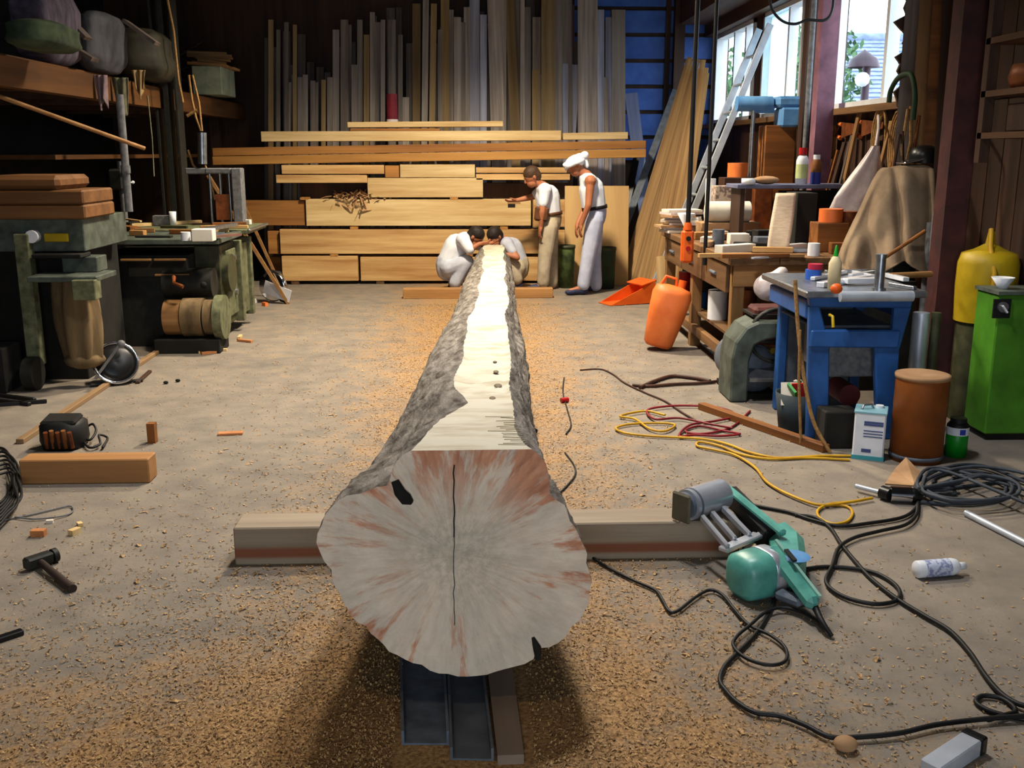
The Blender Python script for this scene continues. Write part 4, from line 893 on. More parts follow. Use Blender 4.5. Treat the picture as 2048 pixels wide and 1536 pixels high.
# silver circular saw by the stack end
p = fl(552, 606); O6 = p; cs = thing('circular_saw', 'silver circular saw with a black handle on the floor before the stack', 'circular saw', p)
tl = Euler((0, R(18), R(-20))).to_matrix()
ob('blade_guard', G().lathe([(.0,-.03),(.15,-.035),(.17,-.02),(.17,.02),(.15,.035),(0,.03)], (-.02,0,.19), tl@Matrix.Rotation(R(90), 3, 'X'), 26), M['chrome'], cs)
ob('base_plate', G().box((.03,-.05,.14), (.34,.012,.14), tl), M['white'], cs); ob('motor', G().cyl((-.06,.04,.22), (-.1,.16,.24), .07), M['alu'], cs); ob('grip', G().tube([(-.12,.0,.3),(-.05,.02,.36),(.06,.02,.34),(.1,0,.26)], .02), M['black'], cs); ob('foot_edge', G().box((.11,-.05,.05), (.1,.03,.08), tl), M['black'], cs)
for k, (px, py, s_, m) in enumerate(((485,612,.09,M['plank_brown']), (508,606,.05,M['white']), (530,612,.04,M['orange_fade']))):
    p = fl(px, py); ob('offcut', G().box(p+V((0,0,s_/2)), (s_*1.6, s_, s_), (0,0,.4+k)), m, label=('brown block','small white scrap','orange scrap')[k]+' on the floor beside the silver circular saw', cat='offcut', group='scraps by the saw')
# round chrome-rimmed saw on the floor at the left
p = fl(236, 768); ws = thing('wheel_saw', 'round chrome-rimmed cutter with a slanting handle bar on the floor below the dust bag', 'power tool', p)
mt = Euler((R(65), 0, R(25))).to_matrix()
ob('rim', G().tube([V((0,0,.16))+mt@V((.15*math.cos(a), .15*math.sin(a), 0)) for a in [2*math.pi*i/30 for i in range(31)]], .014, 8), M['chrome'], ws)
ob('disc', G().lathe([(0,.02),(.1,.03),(.145,.0),(.1,-.03),(0,-.02)], (0,0,.16), mt, 26), M['blackshiny'], ws); ob('handle_bar', G().bar((-.13,-.08,.06), (.06,-.07,.30), .025, .02), M['steel'], ws); ob('motor_housing', G().cyl((-.02,.04,.16), (-.1,.2,.13), .08), M['dark_iron'], ws)
ob('knob', G().ell((.07,-.06,.31), .03), M['grey_iron'], ws); ob('stand_foot', G().tube([(-.16,-.1,.015),(0,-.02,.015),(.16,.06,.015)], .014), M['dark_iron'], ws)

# ---- scraps covering the planer tables
rz_ = random.Random(9); SC = [(-3.15,8.85,'pine_dark_x'),(-2.95,9.0,'wood_x'),(-2.75,8.8,'dark_iron'),(-2.55,9.15,'plank_brown'),(-2.35,9.35,'pine_pale_x'),(-2.35,8.95,'steel'),(-3.0,9.35,'wood_x'),(-2.85,9.75,'olive'),(-2.5,9.8,'wood_x'),(-2.35,9.72,'pine_x'),(-2.3,10.25,'paper'),(-2.4,10.05,'plank_brown'),(-2.7,10.2,'dark_wood'),(-2.95,10.35,'grey_iron')]
for k, (x, y, m) in enumerate(SC):
    l_, w_, h_ = rz_.uniform(.14,.45), rz_.uniform(.03,.08), rz_.uniform(.015,.05); z = .947 if y < 9.5 else .957
    ob('table_scrap', G().box((x, y, z+h_/2), (l_, w_, h_), (0,0,rz_.uniform(-.35,.35))), M[m], label='%s of the scraps lying on the planer tables, counted from the near left' % ordn(k+1), cat='scrap', group='scraps on the planer tables', bev=.003)

# ================================================================== workbench and window-side clutter
B = V((2.6, 8.9, 0)); wbn = thing('workbench', 'long cluttered wooden workbench with drawers along the window wall', 'workbench', B)
def W_(n, g, m, par=wbn, bev=.004, **k): g.v = [p-B for p in g.v]; return ob(n, g, m, par, bev=bev, **k)
for k in range(4): W_('top_plank', G().bb(1.86+k*.37, 1.86+k*.37+.365, 7.2, 9.9 if k == 0 else 10.7, .86, .915), M['wood_y'])
for yy, lx in ((7.25, 1.9), (8.6, 1.9), (9.78, 1.9), (10.5, 2.3)):
    W_('leg', G().bb(lx, lx+.09, yy, yy+.09, 0, .86), M['wood_z']); W_('leg', G().bb(3.1, 3.19, yy, yy+.09, 0, .86), M['wood_z'])
W_('lower_shelf', G().bb(1.95, 3.2, 7.3, 9.85, .28, .31), M['wood_y']); W_('back_panel', G().bb(2.4, 2.43, 7.3, 10.5, .0, .86), M['dark_wood_y'])
W_('end_rail', G().bb(1.9, 3.19, 7.24, 7.28, .70, .86), M['wood_x'])
for k in range(3):
    y0 = 7.36+k*.82; dr = W_('drawer', G().bb(1.875, 1.905, y0, y0+.78, .64, .85), M['wood_y']); ob('handle', G().cyl(V((1.87, y0+.3, .75))-B, V((1.87, y0+.48, .75))-B, .014, n=8), M['dark_steel'], dr)
W_('stretcher', G().bb(1.9, 1.95, 7.3, 9.85, .12, .2), M['wood_y'])
# raised shelf over the bench
sh = thing('bench_shelf', 'narrow blue-grey shelf board raised over the back of the workbench', 'shelf', (2.9, 8.9, .915))
ob('board', G().bb(-.62, .45, -.2, .2, .44, .475), mat('slate_board', c(110,112,140), c(80,82,106)), sh, bev=.004); ob('support', G().bb(-.58, -.54, -.16, .16, 0, .44), M['dark_wood'], sh); ob('support', G().bb(.38, .42, -.16, .16, 0, .44), M['dark_wood'], sh)
ob('front_panel', G().bb(-.2, .38, -.02, .0, 0, .42), M['soot'], sh)
ZB = .916; ZS_ = .915+.476
def item(px, Y, z): return V((at(px, 400, Y).x, Y, z))
# bottles on the shelf
p = item(1600, 8.8, ZS_); bt = thing('glue_bottle', 'white bottle with a red cap on the raised shelf', 'bottle', p); ob('body', G().lathe([(0,0),(.05,0),(.052,.2),(.04,.235),(.022,.25),(0,.25)]), M['white'], bt); ob('cap', G().cyl((0,0,.25), (0,0,.31), .036), M['red'], bt); ob('label_band', G().lathe([(.0525,.05),(.0527,.17)]), mat('pale_green_label', c(190,200,140)), bt)
p = item(1628, 8.85, ZS_); bt = thing('spray_can', 'brown and blue can with a white cap beside the red-capped bottle', 'can', p); ob('body', G().cyl((0,0,0), (0,0,.1), .045), mat('blue_can', c(40,50,130)), bt); ob('shoulder', G().lathe([(.045,.1),(.045,.18),(.03,.21)]), M['plank_brown'], bt); ob('cap', G().cyl((0,0,.21), (0,0,.25), .03), M['white'], bt)
p = item(1495, 8.75, ZS_); ob('tape_reel', G().lathe([(.02,0),(.06,0),(.06,.05),(.02,.05),(.02,0)], p), M['white'], label='white tape reel at the end of the raised shelf', cat='reel')
p = item(1530, 8.8, ZS_); ob('rag_bundle', G().ell(p+V((0,0,.035)), (.12,.08,.036)), M['cardboard'], label='flat brown bundle in the middle of the raised shelf', cat='bundle')
# under / before the shelf
def bench_box(x0, x1, yt, Y, d, m, name, label, cat, z=ZB, rz=0, bev=.004):
    a, b = at(x0, yt, Y), at(x1, yt, Y); return ob(name, G().box(((a.x+b.x)/2, Y+d/2, (z+a.z)/2), (b.x-a.x, d, a.z-z), (0,0,rz)), m, label=label, cat=cat, bev=bev)
bench_box(1404, 1522, 446, 9.2, .3, M['cardboard'], 'cardboard_box', 'cardboard box carrying the white paper roll on the bench', 'box'); zb = at(1440, 446, 9.2).z
p, q = at(1412, 424, 9.3), at(1498, 424, 9.3); rr_ = .095; p.z = q.z = zb+rr_+.002; pr = thing('paper_roll', 'thick white paper roll lying on the cardboard box', 'roll', (p+q)/2-V((0,0,rr_)))
ob('roll_body', G().cyl(p-(p+q)/2+V((0,0,rr_)), q-(p+q)/2+V((0,0,rr_)), rr_, n=24), M['paper'], pr); ob('core', G().cyl(q-(p+q)/2+V((-.01,0,rr_)), q-(p+q)/2+V((.003,0,rr_)), .03, n=16), M['cardboard'], pr)
bench_box(1432, 1492, 372, 9.5, .2, mat('printed_carton', c(190,170,150), c(120,100,96), scale=26, contrast=(.45,.55)), 'printed_carton', 'small printed carton behind the white paper roll', 'carton')
p = item(1420, 9.72, ZB); ob('white_canister', G().cyl(p, p+V((0,0,.5)), .05), M['white'], label='tall narrow white canister behind the hanging cords', cat='canister')
# papers and books at the far end of the bench
for k in range(9):
    p = item(1362+rnd.uniform(-12,12), 9.6+rnd.uniform(-.06,.06), ZB+.024*k+.001); ob('paper_stack_book', G().box(p+V((0,0,.0115)), (.30+rnd.uniform(-.08,.1), .22, .022), (0,0,rnd.uniform(-.4,.4))), M[('paper','white','cardboard','plastic_bag')[k % 4]], label='%s booklet in the paper pile at the far bench end' % ordn(k+1), cat='booklet', group='papers at the far bench end')
# offcuts on the bench, each a block or stick
OC = [(1470,505,.34,.09,.06,.5,'paper'),(1500,498,.26,.1,.05,-.3,'soot'),(1440,480,.3,.06,.05,.9,'wood_x'),(1530,478,.4,.05,.03,-.7,'pine_x'),(1478,470,.34,.07,.05,.2,'dark_wood'),(1420,492,.22,.05,.04,1.2,'cardboard'),(1565,490,.2,.08,.07,.1,'grey_iron'),(1545,505,.3,.05,.04,-.2,'pine_x'),(1450,515,.4,.04,.03,.1,'pine_x'),(1405,478,.2,.1,.06,.3,'wood_x'),(1430,466,.24,.06,.04,-.5,'pine_pale_x'),(1590,498,.24,.05,.04,.6,'white'),(1610,505,.22,.05,.03,-.3,'steel'),(1510,516,.5,.04,.03,.05,'plank_brown'),(1560,515,.34,.05,.025,-.1,'wood_x'),(1480,484,.16,.09,.05,.4,'paper')]
for k, (px, py, l_, w_, h_, rz, m) in enumerate(OC):
    p = fl(px, py, ZB); ob('bench_offcut', G().box(p+V((0,0,h_/2+.002)), (l_, w_, h_), (0,0,rz)), M[m], label='%s of the offcuts strewn over the near bench top, counted from the left' % ordn(sorted(o[0] for o in OC).index(px)+1), cat='offcut', group='offcuts on the bench', bev=.003)
# plan sheet leaning on the bench
a = at(1556, 488, 7.75); b = at(1572, 386, 7.95); g = G(); wv = .17
def fn(u, v): 
    q = a.lerp(b, v); return V((q.x+(u-.5)*wv, q.y+.015*math.sin(u*3+v*4), q.z))
a.z = ZB; ob('plan_sheet', g.grid(fn, 6, 14), mat('plan_paper', c(220,200,176), c(196,172,146), scale=20, stretch=(1,1,6)), label='tall pale drawing sheet leaning on the bench', cat='paper sheet', solid=.004)
bench_box(1596, 1636, 386, 7.95, .3, M['soot'], 'dark_cabinet', 'tall dark cabinet right behind the drawing sheet', 'cabinet')
# drill press with light blue head
O7 = V((3.05, 10.35, .915)); cx = at(1562, 300, 10.3).x; O7 = V((cx, 10.35, .915)); bd = thing('blue_drill_press', 'drill press with light blue head and motor in front of the middle window', 'drill press', O7)
zh0, zh1 = at(1560, 250, 10.25).z-.915, at(1560, 192, 10.25).z-.915
ob('column_casing', G().bb(-.17, .15, -.05, .2, 0, zh0), M['plank_brown'], bd, bev=.01); ob('head_box', G().bb(-.04, .2, -.14, .14, zh0-.02, zh0+.17), M['light_blue'], bd, bev=.02); ob('belt_cover', G().bb(-.08, .17, -.12, .16, zh0+.17, zh1), M['light_blue'], bd, bev=.03)
ob('motor', G().cyl((-.46,.02,zh1-.07), (-.1,.02,zh1-.07), .075, n=20), M['light_blue'], bd); ob('motor_bracket', G().bb(-.3,-.08,-.02,.06,zh1-.16,zh1-.1), M['light_blue'], bd); ob('pulley', G().cyl((.2,-.02,zh1-.05), (.27,-.02,zh1-.05), .07), M['copper'], bd)
ob('spindle', G().cyl((-.3,-.04,.5), (-.3,-.04,zh1-.14), .02), M['steel'], bd); ob('side_post', G().cyl((-.28,.05,0), (-.28,.05,zh1-.14), .02), M['grey_iron'], bd)
# brown parts and baskets piled left of it
for k, (px, Y, w_, h_, z, m, nm, lab) in enumerate(((1470,10.2,.3,.5,ZB,'dark_wood','wooden_case','dark wooden case left of the blue drill press'), (1472,10.2,.2,.14,ZB+.502,'orange_fade','brown_tin','round orange-brown tin on the dark wooden case'), (1520,10.1,.18,.46,ZB,'copper','rusty_casting','rusty brown casting beside the drill press'), (1521,10.1,.18,.02,ZB+.462,'paper','paper_sheet','white paper lying on the rusty casting'))):
    p = item(px, Y, z); g = G().cyl(p, p+V((0,0,h_)), w_/2, n=18) if nm in ('brown_tin',) else G().box(p+V((0,0,h_/2)), (w_, .24, h_))
    ob(nm, g, M[m], label=lab, cat=nm.split('_')[1], bev=.006)
# hanging cords with orange pendant switch
def hang(px, yend, Y, r_, m, name, label):
    p = at(px, yend, Y); return ob(name, G().tube([(p.x, Y, ZC), (p.x+.01, Y, 3.2), (p.x, Y, p.z)], r_), m, label=label, cat='cable'), p
o, p = hang(1376, 447, 8.2, .02, M['black'], 'hanging_cable', 'black cable hanging from the roof to the orange pendant switch')
sw = thing('pendant_switch', 'orange pendant switch hanging at the end of a black cable', 'switch', V((p.x, 8.2, p.z-.32))); ob('housing', G().bb(-.05, .05, -.04, .04, 0, .27), M['orange'], sw, bev=.02); ob('neck', G().lathe([(.04,.27),(.025,.33)]), M['orange'], sw); ob('button', G().cyl((0,-.04,.2), (0,-.05,.2), .02), M['black'], sw); ob('button', G().cyl((0,-.04,.12), (0,-.05,.12), .02), M['red'], sw)
hang(1409, 530, 8.0, .016, M['black'], 'hanging_cable', 'thick black cable hanging straight down before the bench drawers')
ob('cable_loop', G().tube(spline([at(1535,-20,9.0), at(1545,20,9.0), at(1565,42,9.0), at(1590,48,9.0), at(1615,40,9.0), at(1650,40,9.0), at(1664,20,9.0), at(1668,-20,9.0), at(1668,-90,9.0)]), .012), M['black'], label='black cable loop hanging in front of the windows', cat='cable')
# ---- items on the floor before the bench
p = fl(1314, 699); oc = thing('orange_can', 'big orange plastic container tilted against the workbench', 'container', p)
m_ = Euler((R(-6), R(14), R(-12))).to_matrix(); gg = G().lathe([(0,0),(.10,0),(.125,.03),(.16,.3),(.17,.46),(.15,.52),(.06,.54),(0,.54)], (0,0,0), m_, 28, sq=3.2); zmin = min(q.z for q in gg.v); gg.v = [q-V((0,0,zmin)) for q in gg.v]
ob('body', gg, M['orange_fade'], oc); ob('spout', G().cyl(m_@V((.06,0,.52))-V((0,0,zmin)), m_@V((.06,0,.60))-V((0,0,zmin)), .035), M['orange'], oc); ob('handle', G().tube([m_@V(q)-V((0,0,zmin)) for q in ((-.12,0,.5),(-.09,0,.6),(.0,0,.6),(.02,0,.52))], .014), M['orange'], oc)
# dustpan: open scoop with side walls
D0 = fl(1255, 606); dz = thing('dustpan', 'orange plastic dustpan lying on the floor near the tall worker', 'dustpan', D0)
fr = Euler((0,0,R(22))).to_matrix(); rm = lambda q: fr@V(q)
ob('pan', G().add([rm(q) for q in ((-.3,-.13,.004),(.24,-.17,.01),(.24,.17,.01),(-.3,.13,.004),(-.3,-.13,.012),(.24,-.17,.02),(.24,.17,.02),(-.3,.13,.012))], [(3,2,1,0),(4,5,6,7),(0,1,5,4),(1,2,6,5),(2,3,7,6),(3,0,4,7)]), M['orange'], dz)
for s_ in (-1, 1): ob('side_wall', G().add([rm(q) for q in ((-.28,s_*.13,.01),(.25,s_*.17,.01),(.25,s_*.17,.25),(-.28,s_*.122,.01),(.25,s_*.16,.01),(.25,s_*.16,.25))], [(0,1,2),(5,4,3),(0,3,4,1),(1,4,5,2),(2,5,3,0)]), M['orange'], dz)
ob('back_wall', G().box(rm((.25,0,.13)), (.012,.34,.25), fr), M['orange'], dz); ob('hood', G().box(rm((.17,0,.235)), (.18,.335,.012), fr@Euler((0,R(-14),0)).to_matrix()), M['orange'], dz); ob('grip', G().cyl(rm((.25,0,.2)), rm((.36,0,.24)), .02), M['orange'], dz)
b0, t0 = fl(1330, 636), at(1326, 512, 10.3); d_ = t0-b0; o = ob('leaning_board', G().box((0,0,d_.length/2), (.14,.025,d_.length)), M['board_tan_z'], label='short pale board leaning behind the orange container', cat='board', loc=b0, keep=True); o.rotation_euler = frame(d_, (-.6,-1,0)).to_euler()
ob('white_funnel', G().lathe([(.01,0),(.015,.08),(.08,.2)], V((1.95, 9.2, ZB+.002))), M['white'], label='grey-white funnel on the edge of the bench near the pendant switch', cat='funnel', solid=.004)
# green bins behind the tall worker
for k, (x0, x1, yt, Y, lab) in enumerate(((1116,1150,490,12.55,'mottled green bin between the two standing workers'), (1194,1232,494,12.45,'dark green bin right behind the tall worker'))):
    a, b = at(x0, yt, Y), at(x1, yt, Y); bn = thing('waste_bin', lab, 'bin', ((a.x+b.x)/2, Y, 0), group='green bins'); r_ = (b.x-a.x)/2
    ob('body', G().lathe([(0,0),(r_*.9,0),(r_,a.z-.03)]), mat('mottled_green_%d' % k, c(92,110,58) if k == 0 else c(50,66,48), c(44,54,34), scale=12), bn); ob('rim', G().lathe([(r_,a.z-.04),(r_*1.06,a.z-.04),(r_*1.06,a.z),(r_*.95,a.z),(r_*.9,a.z-.1),(0,a.z-.1)]), M['olive'], bn)
# compressor with rounded belt guard
p = fl(1500, 802); cp = thing('air_compressor', 'dusty air compressor behind a rounded grey-green belt guard', 'compressor', p)
hg = at(1480, 642, 6.6).z; gp = [(-.15,0),(-.15,.55*hg),(-.13,.75*hg),(-.06,.93*hg),(.02,hg),(.22,hg),(.22,hg-.1),(.08,hg-.12),(.0,.72*hg),(-.03,.5*hg),(-.03,0)]
ob('belt_guard', G().prism(gp, -.04, .30, lambda a_, b_, t_: V((a_, t_, b_))), M['grey_green'], cp, bev=.012)
ob('tank', G().cyl((.05,.12,.2), (.05,.58,.2), .17, n=24).ell((.05,.12,.2), (.17,.06,.17)), M['dark_steel'], cp); ob('pump', G().box((.14,.2,.5), (.22,.22,.26)), mat('maroon_pump', c(90,40,34), c(50,24,22), scale=14), cp, bev=.02)
for k in range(4): ob('cooling_fin', G().box((.14,.2,.4+k*.06), (.27,.27,.015)), M['dark_iron'], cp)
ob('flywheel', G().lathe([(.17,-.02),(.19,-.02),(.19,.02),(.17,.02),(.17,-.02)], (.16,.02,.45), Matrix.Rotation(R(90),3,'X'), 26), M['dark_iron'], cp); ob('brass_valve', G().cyl((.12,.0,.36), (.12,-.06,.36), .02), mat('brass', c(220,180,70), rough=.25, metal=1), cp); ob('tray', G().box((.14,.02,.19), (.34,.2,.02), (R(18),0,0)), M['steel'], cp); ob('foot', G().box((.05,.3,.02), (.3,.5,.04)), M['soot'], cp)
# white cloth and cans on the bench's lower area
ob('cloth_bundle', G().ell((2.15,7.08,.72), (.15,.1,.11)).ell((2.3,7.08,.68), (.12,.09,.09)).cap((2.1,7.07,.70),(2.2,7.06,.82),.08,.05), M['plastic_bag'], label='crumpled white cloth bundle hung under the near bench end', cat='cloth', remesh=.015, smooth=3)
# ---- blue saw table
O8 = V((2.24, 5.95, 0)); st = thing('saw_table', 'blue steel saw table with open frame front and steel fence tube', 'saw table', O8)
def U_(n, g, m, **k): g.v = [p-O8 for p in g.v]; k.setdefault('bev', .008); return ob(n, g, m, st, **k)
def zq(y, Y=5.62): return at(1700, y, Y).z
xl, xr = at(1612, 700, 5.62).x, at(1800, 700, 5.62).x
YS = 5.62; z_t, z_a, z_b, z_c, z_d = zq(592), zq(614), zq(660), zq(694), zq(905)
f2 = lambda px, py, Y=YS: at(px, py, Y)
def slab(name, pts, d=.05, m='blue_paint', Y=YS, o=0): return U_(name, G().prism([(f2(x, y, Y).x, max(0.0, f2(x, y, Y).z)) for x, y in pts], Y+o, Y+d, lambda a_, b_, t_: V((a_, t_, b_))), M[m])
slab('top_rail', [(1618,592),(1826,592),(1822,616),(1620,614)], o=-.007); slab('apron', [(1622,660),(1800,660),(1795,696),(1618,694)], o=-.013)
slab('left_leg', [(1620,612),(1640,612),(1660,694),(1655,910),(1612,910),(1618,690)]); slab('right_leg', [(1790,614),(1824,614),(1800,700),(1790,860),(1782,912),(1752,912),(1750,694),(1786,660)])
slab('foot_rail', [(1640,866),(1770,866),(1770,908),(1640,908)], .05, o=.012)
U_('side_rail', G().bb(xl, xl+.05, YS+.05, 6.4, z_t-.14, z_t-.03), M['blue_paint']); U_('side_rail', G().bb(xr, xr+.05, YS+.05, 6.4, z_t-.14, z_t-.03), M['blue_paint']); U_('back_leg', G().bb(xl+.06, xl+.12, 6.33, 6.4, 0, z_t-.03), M['blue_paint']); U_('back_leg', G().bb(xr, xr+.06, 6.33, 6.4, 0, z_t-.03), M['blue_paint'])
U_('table_top', G().bb(xl-.03, xr+.12, YS-.03, 6.5, z_t-.01, z_t+.03), M['steel']); U_('back_panel', G().bb(xl+.12, xr, 6.36, 6.38, 0, z_t-.03), M['dark_steel'])
U_('fence_tube', G().cyl((f2(1672,596).x, YS-.06, z_t+.005), (f2(1816,596).x, YS-.06, z_t+.005), .03, n=18), M['alu']); U_('inner_shelf', G().bb(xl+.05, xr, YS+.06, 6.3, z_b-.0, z_b+.015), M['dark_steel']); U_('motor', G().cyl((2.26,5.9,.5), (2.26,6.25,.5), .1, n=20), M['light_blue']); U_('red_motor', G().cyl((2.25,5.75,.24), (2.25,5.98,.24), .065, n=20), mat('maroon_motor', c(104,36,34), c(70,22,22))); U_('inner_cover', G().bb(2.1,2.42,5.72,6.2,.36,.62), M['grey_iron'])
U_('crank', G().tube([(2.02,5.55,z_b+.1),(2.02,5.5,z_b+.1),(2.02,5.48,z_b+.04)], .01), M['yellow'])
ZT = z_t+.031
M['bright'] = mat('painted_glint_steel', c(236,238,244), c(210,214,224), rough=.2, metal=.35, bump=.02)  # window reflection on the tools is put into the pale colour
TOOLS = [((1640,575),(1735,560),.05,.03,'bright','bright steel plane blade','blade'),((1625,562),(1690,548),.03,.02,'bright','long bright chisel','chisel'),((1690,570),(1760,568),.06,.03,'bright','broad bright steel plate','steel plate'),((1700,545),(1745,556),.03,.02,'bright','small bright gouge','gouge'),((1650,548),(1735,540),.03,.02,'steel','slim steel rule','ruler'),((1770,556),(1812,566),.04,.025,'bright','bright steel wedge','wedge'),((1780,572),(1830,580),.03,.02,'steel','dark-handled file','file'),((1700,556),(1748,548),.03,.02,'bright','short bright chisel','chisel'),((1580,556),(1610,552),.03,.012,'alu','pale metal strip','strip')]
for k, (a, b, w_, h_, m, lab, cat) in enumerate(TOOLS[:8]):
    p, q = fl(*a, ZT), fl(*b, ZT)
    if p.y > 6.45: p.y = 6.45
    if q.y > 6.48: q.y = 6.48
    up = V((0,0,h_/2+.001+.004*(k % 3))); ob('bench_tool', G().bar(p+up, q+up, w_, h_, (0,0,1)), M[m], label=lab+(' lying on the blue saw table' if k != 7 else ' crossing behind the broad plate on the saw table'), cat=cat, group='tools on the saw table', bev=.002)
p = fl(1667, 578, ZT); gb = thing('squeeze_bottle', 'pale squeeze bottle with green nozzle standing on the saw table', 'bottle', p); ob('body', G().lathe([(0,0),(.035,0),(.037,.15),(.02,.185),(.012,.19),(0,.19)]), mat('cream_plastic', c(206,190,150), c(186,168,126)), gb); ob('nozzle', G().lathe([(.014,.19),(.006,.25),(0,.255)]), M['green_can'], gb)
p = fl(1672, 588, ZT); ob('orange_ball', G().ell(p+V((0,-.0,.03)), (.035,.03,.03)), M['orange'], label='orange ball in front of the squeeze bottle', cat='ball')
p = fl(1626, 558, ZT); tr = thing('tape_roll', 'blue tape roll topped by a red one on the saw table corner', 'tape roll', p); ob('blue_roll', G().cyl((0,0,0), (0,0,.06), .05), mat('blue_tape', c(40,90,180)), tr); ob('red_roll', G().cyl((.01,0,.061), (.01,0,.095), .045), mat('crimson_tape', c(170,30,60)), tr)
p = fl(1757, 582, ZT); ob('steel_cylinder', G().cyl(p, p+V((0,0,.2)), .028, n=18).cyl(p, p+V((0,0,.02)), .04).cyl(p+V((0,0,.19)), p+V((0,0,.21)), .033), M['steel'], label='upright steel cylinder on the saw table', cat='cylinder')
ob('metal_strip', G().bar(V((2.0,7.12,.922)), V((2.28,7.26,.922)), .03, .012), M['alu'], label='bright metal strip sticking out from the bench end', cat='strip')
ob('yellow_lath', G().tube(spline([at(1590,560,5.56), at(1596,650,5.53), at(1606,740,5.5), at(1626,840,5.42), fl(1660,906)]), .012), M['rope'], label='long yellowish lath drooping from the bench to the floor', cat='lath'); ob('yellow_lath', G().tube([at(1600,660,5.5), at(1598,760,5.48), fl(1602,890)], .009), M['rope'], label='short yellowish lath beside the long drooping one', cat='lath')
# ---- canvas over a machine behind the saw table
hx = [at(x_, y_, 6.95) for x_, y_ in ((1690,540),(1700,500),(1742,410),(1775,345),(1800,336),(1850,330),(1880,338))]
def fn(u, v):
    q = spl[min(len(spl)-1, int(u*(len(spl)-1)))]; fold = (.045*math.sin(u*24)+.02*math.sin(u*41+v*3))*(.25+v)*.8+.012*math.sin(v*17+u*5)
    dy = -.45*v+.12*math.sin(u*6)*v; w_ = max(0, (v-.25)/.75); zz = q.z-w_*w_*(3-2*w_)*(q.z-.80)*(.9+.1*math.sin(u*8)); return V((q.x+fold*.5+.05*v*math.sin(u*4), 7.12+dy*.8+fold, max(.80, zz-(.02 if v > .9 else 0))))
spl = spline(hx, 8)
ob('canvas_cover', G().grid(fn, 46, 30), M['canvas'], label='beige canvas draped over a machine behind the saw table', cat='canvas cover', solid=.008)
md_ = thing('covered_machine', 'machine block under the beige canvas', 'machine', (2.98, 6.98, 0)); ob('base', G().bb(-.28,.12,-.12,.14,0,.78), M['dark_iron'], md_); ob('head', G().bb(.0,.12,.02,.12,.78,1.4), M['dark_iron'], md_)
p = at(1848, 326, 7.1); cpz = thing('work_hat', 'dark work hat with shiny brim on top of the canvas', 'hat', p+V((0,0,.0))); ob('crown', G().lathe([(.11,0),(.11,.05),(.09,.1),(.04,.12),(0,.125)], n=20), M['blackshiny'], cpz); ob('brim', G().box((-.12,-.04,.015), (.14,.16,.012), (0,R(-12),0)), M['chrome'], cpz, bev=.004)
# white plastic bag hanging
def bagfn(u, v):
    a = 2*math.pi*u; r_ = (.03+.16*min(1, v*1.6)**1.2)*(1 if v < .85 else 1-(v-.85)*3); k = 1+.16*math.sin(a*5+v*4); return V((bgp.x-.16*v+r_*k*math.cos(a)*1.05, bgp.y+r_*.5*k*math.sin(a), bgp.z-v*.62))
bgp = at(1752, 292, 8.0); bag = thing('plastic_bag', 'white plastic bag hanging below the wide window', 'bag', bgp); g = G().grid(bagfn, 36, 22); g.v = [p-bgp for p in g.v]; ob('bag_body', g, M['plastic_bag'], bag)
ob('bag_handle', G().tube([(0,0,0),(.03,.05,.14),(.1,.25,.24)], .012), M['plastic_bag'], bag)
# tools hung on the wall below the wide window
for k, (px, py, kind, lab) in enumerate(((1700,262,'saw','hand saw with orange-brown handle hanging under the window ledge'), (1742,258,'saw','second hand saw hanging under the window ledge'), (1668,285,'square','wooden square hanging under the window ledge'), (1770,240,'coil','coil of brown rope hanging by the window edge'), (1806,250,'coil','smaller coil of brown rope next to the first coil'))):
    p = wx(px, py, 3.34); t = thing({'saw':'hand_saw','square':'try_square','coil':'rope_coil'}[kind], lab, {'saw':'saw','square':'square','coil':'rope coil'}[kind], p, group='tools hung under the windows')
    if kind == 'saw': ob('blade', G().prism([(-.25,.05),(.2,.08),(.2,-.06),(-.25,.0)], -.004, .004, lambda a_, b_, t_: V((t_, a_, b_))), M['copper'], t); ob('handle', G().tube([(0,.2,.06),(0,.3,.07),(0,.32,-.03),(0,.22,-.06)], .02), M['orange_fade'], t)
    elif kind == 'square': ob('stock', G().box((0,0,0), (.02,.05,.3)), M['plank_brown'], t); ob('arm', G().box((0,.15,.12), (.01,.3,.04)), M['wood_y'], t)
    else: 
        for q in range(4): ob('loop', G().tube([(-.01*q-.01, (.1+.012*q)*math.cos(a), -.15+(.2+.02*q)*math.sin(a)) for a in [2*math.pi*i/20 for i in range(21)]], .012), M['rope'], t)
# boards leaning right of the wide window, one with a ragged bark edge
for k, (tx, ty, bx_, by, Yt, w_, m, lab) in enumerate(((1838,-30,1812,300,7.5,.16,'board_dark_z','dark board leaning just right of the wide window'), (1862,-30,1838,300,7.3,.13,'wood_z','pinkish brown board leaning second from the wide window'), (1884,-30,1862,300,7.15,.1,'plank_brown','narrow brown board leaning third from the wide window'), (1900,-30,1882,300,6.95,.08,'dark_wood','dark strip leaning beside the red post'))):
    tp = at(tx, ty, Yt); b1 = at(bx_, by, Yt); zb_ = .917 if Yt > 7.2 else 0; b0 = tp+(b1-tp)*((tp.z-zb_)/(tp.z-b1.z)); d_ = tp-b0; o = ob('leaning_board', G().box((0,0,d_.length/2), (w_, .025, d_.length)), M[m], label=lab, cat='board', group='boards leaning by the wide window', loc=b0, keep=True); o.rotation_euler = frame(d_, (-.5,-1,0)).to_euler()
rg = random.Random(5); e_ = [(1800+rg.uniform(-14,14), y_) for y_ in range(-40, 260, 14)]; poly = [(at(x, y, 7.62).x, at(x, y, 7.62).z) for x, y in e_]+[(at(1838,260,7.62).x, at(1838,260,7.62).z), (at(1850,-40,7.62).x, at(1850,-40,7.62).z)]
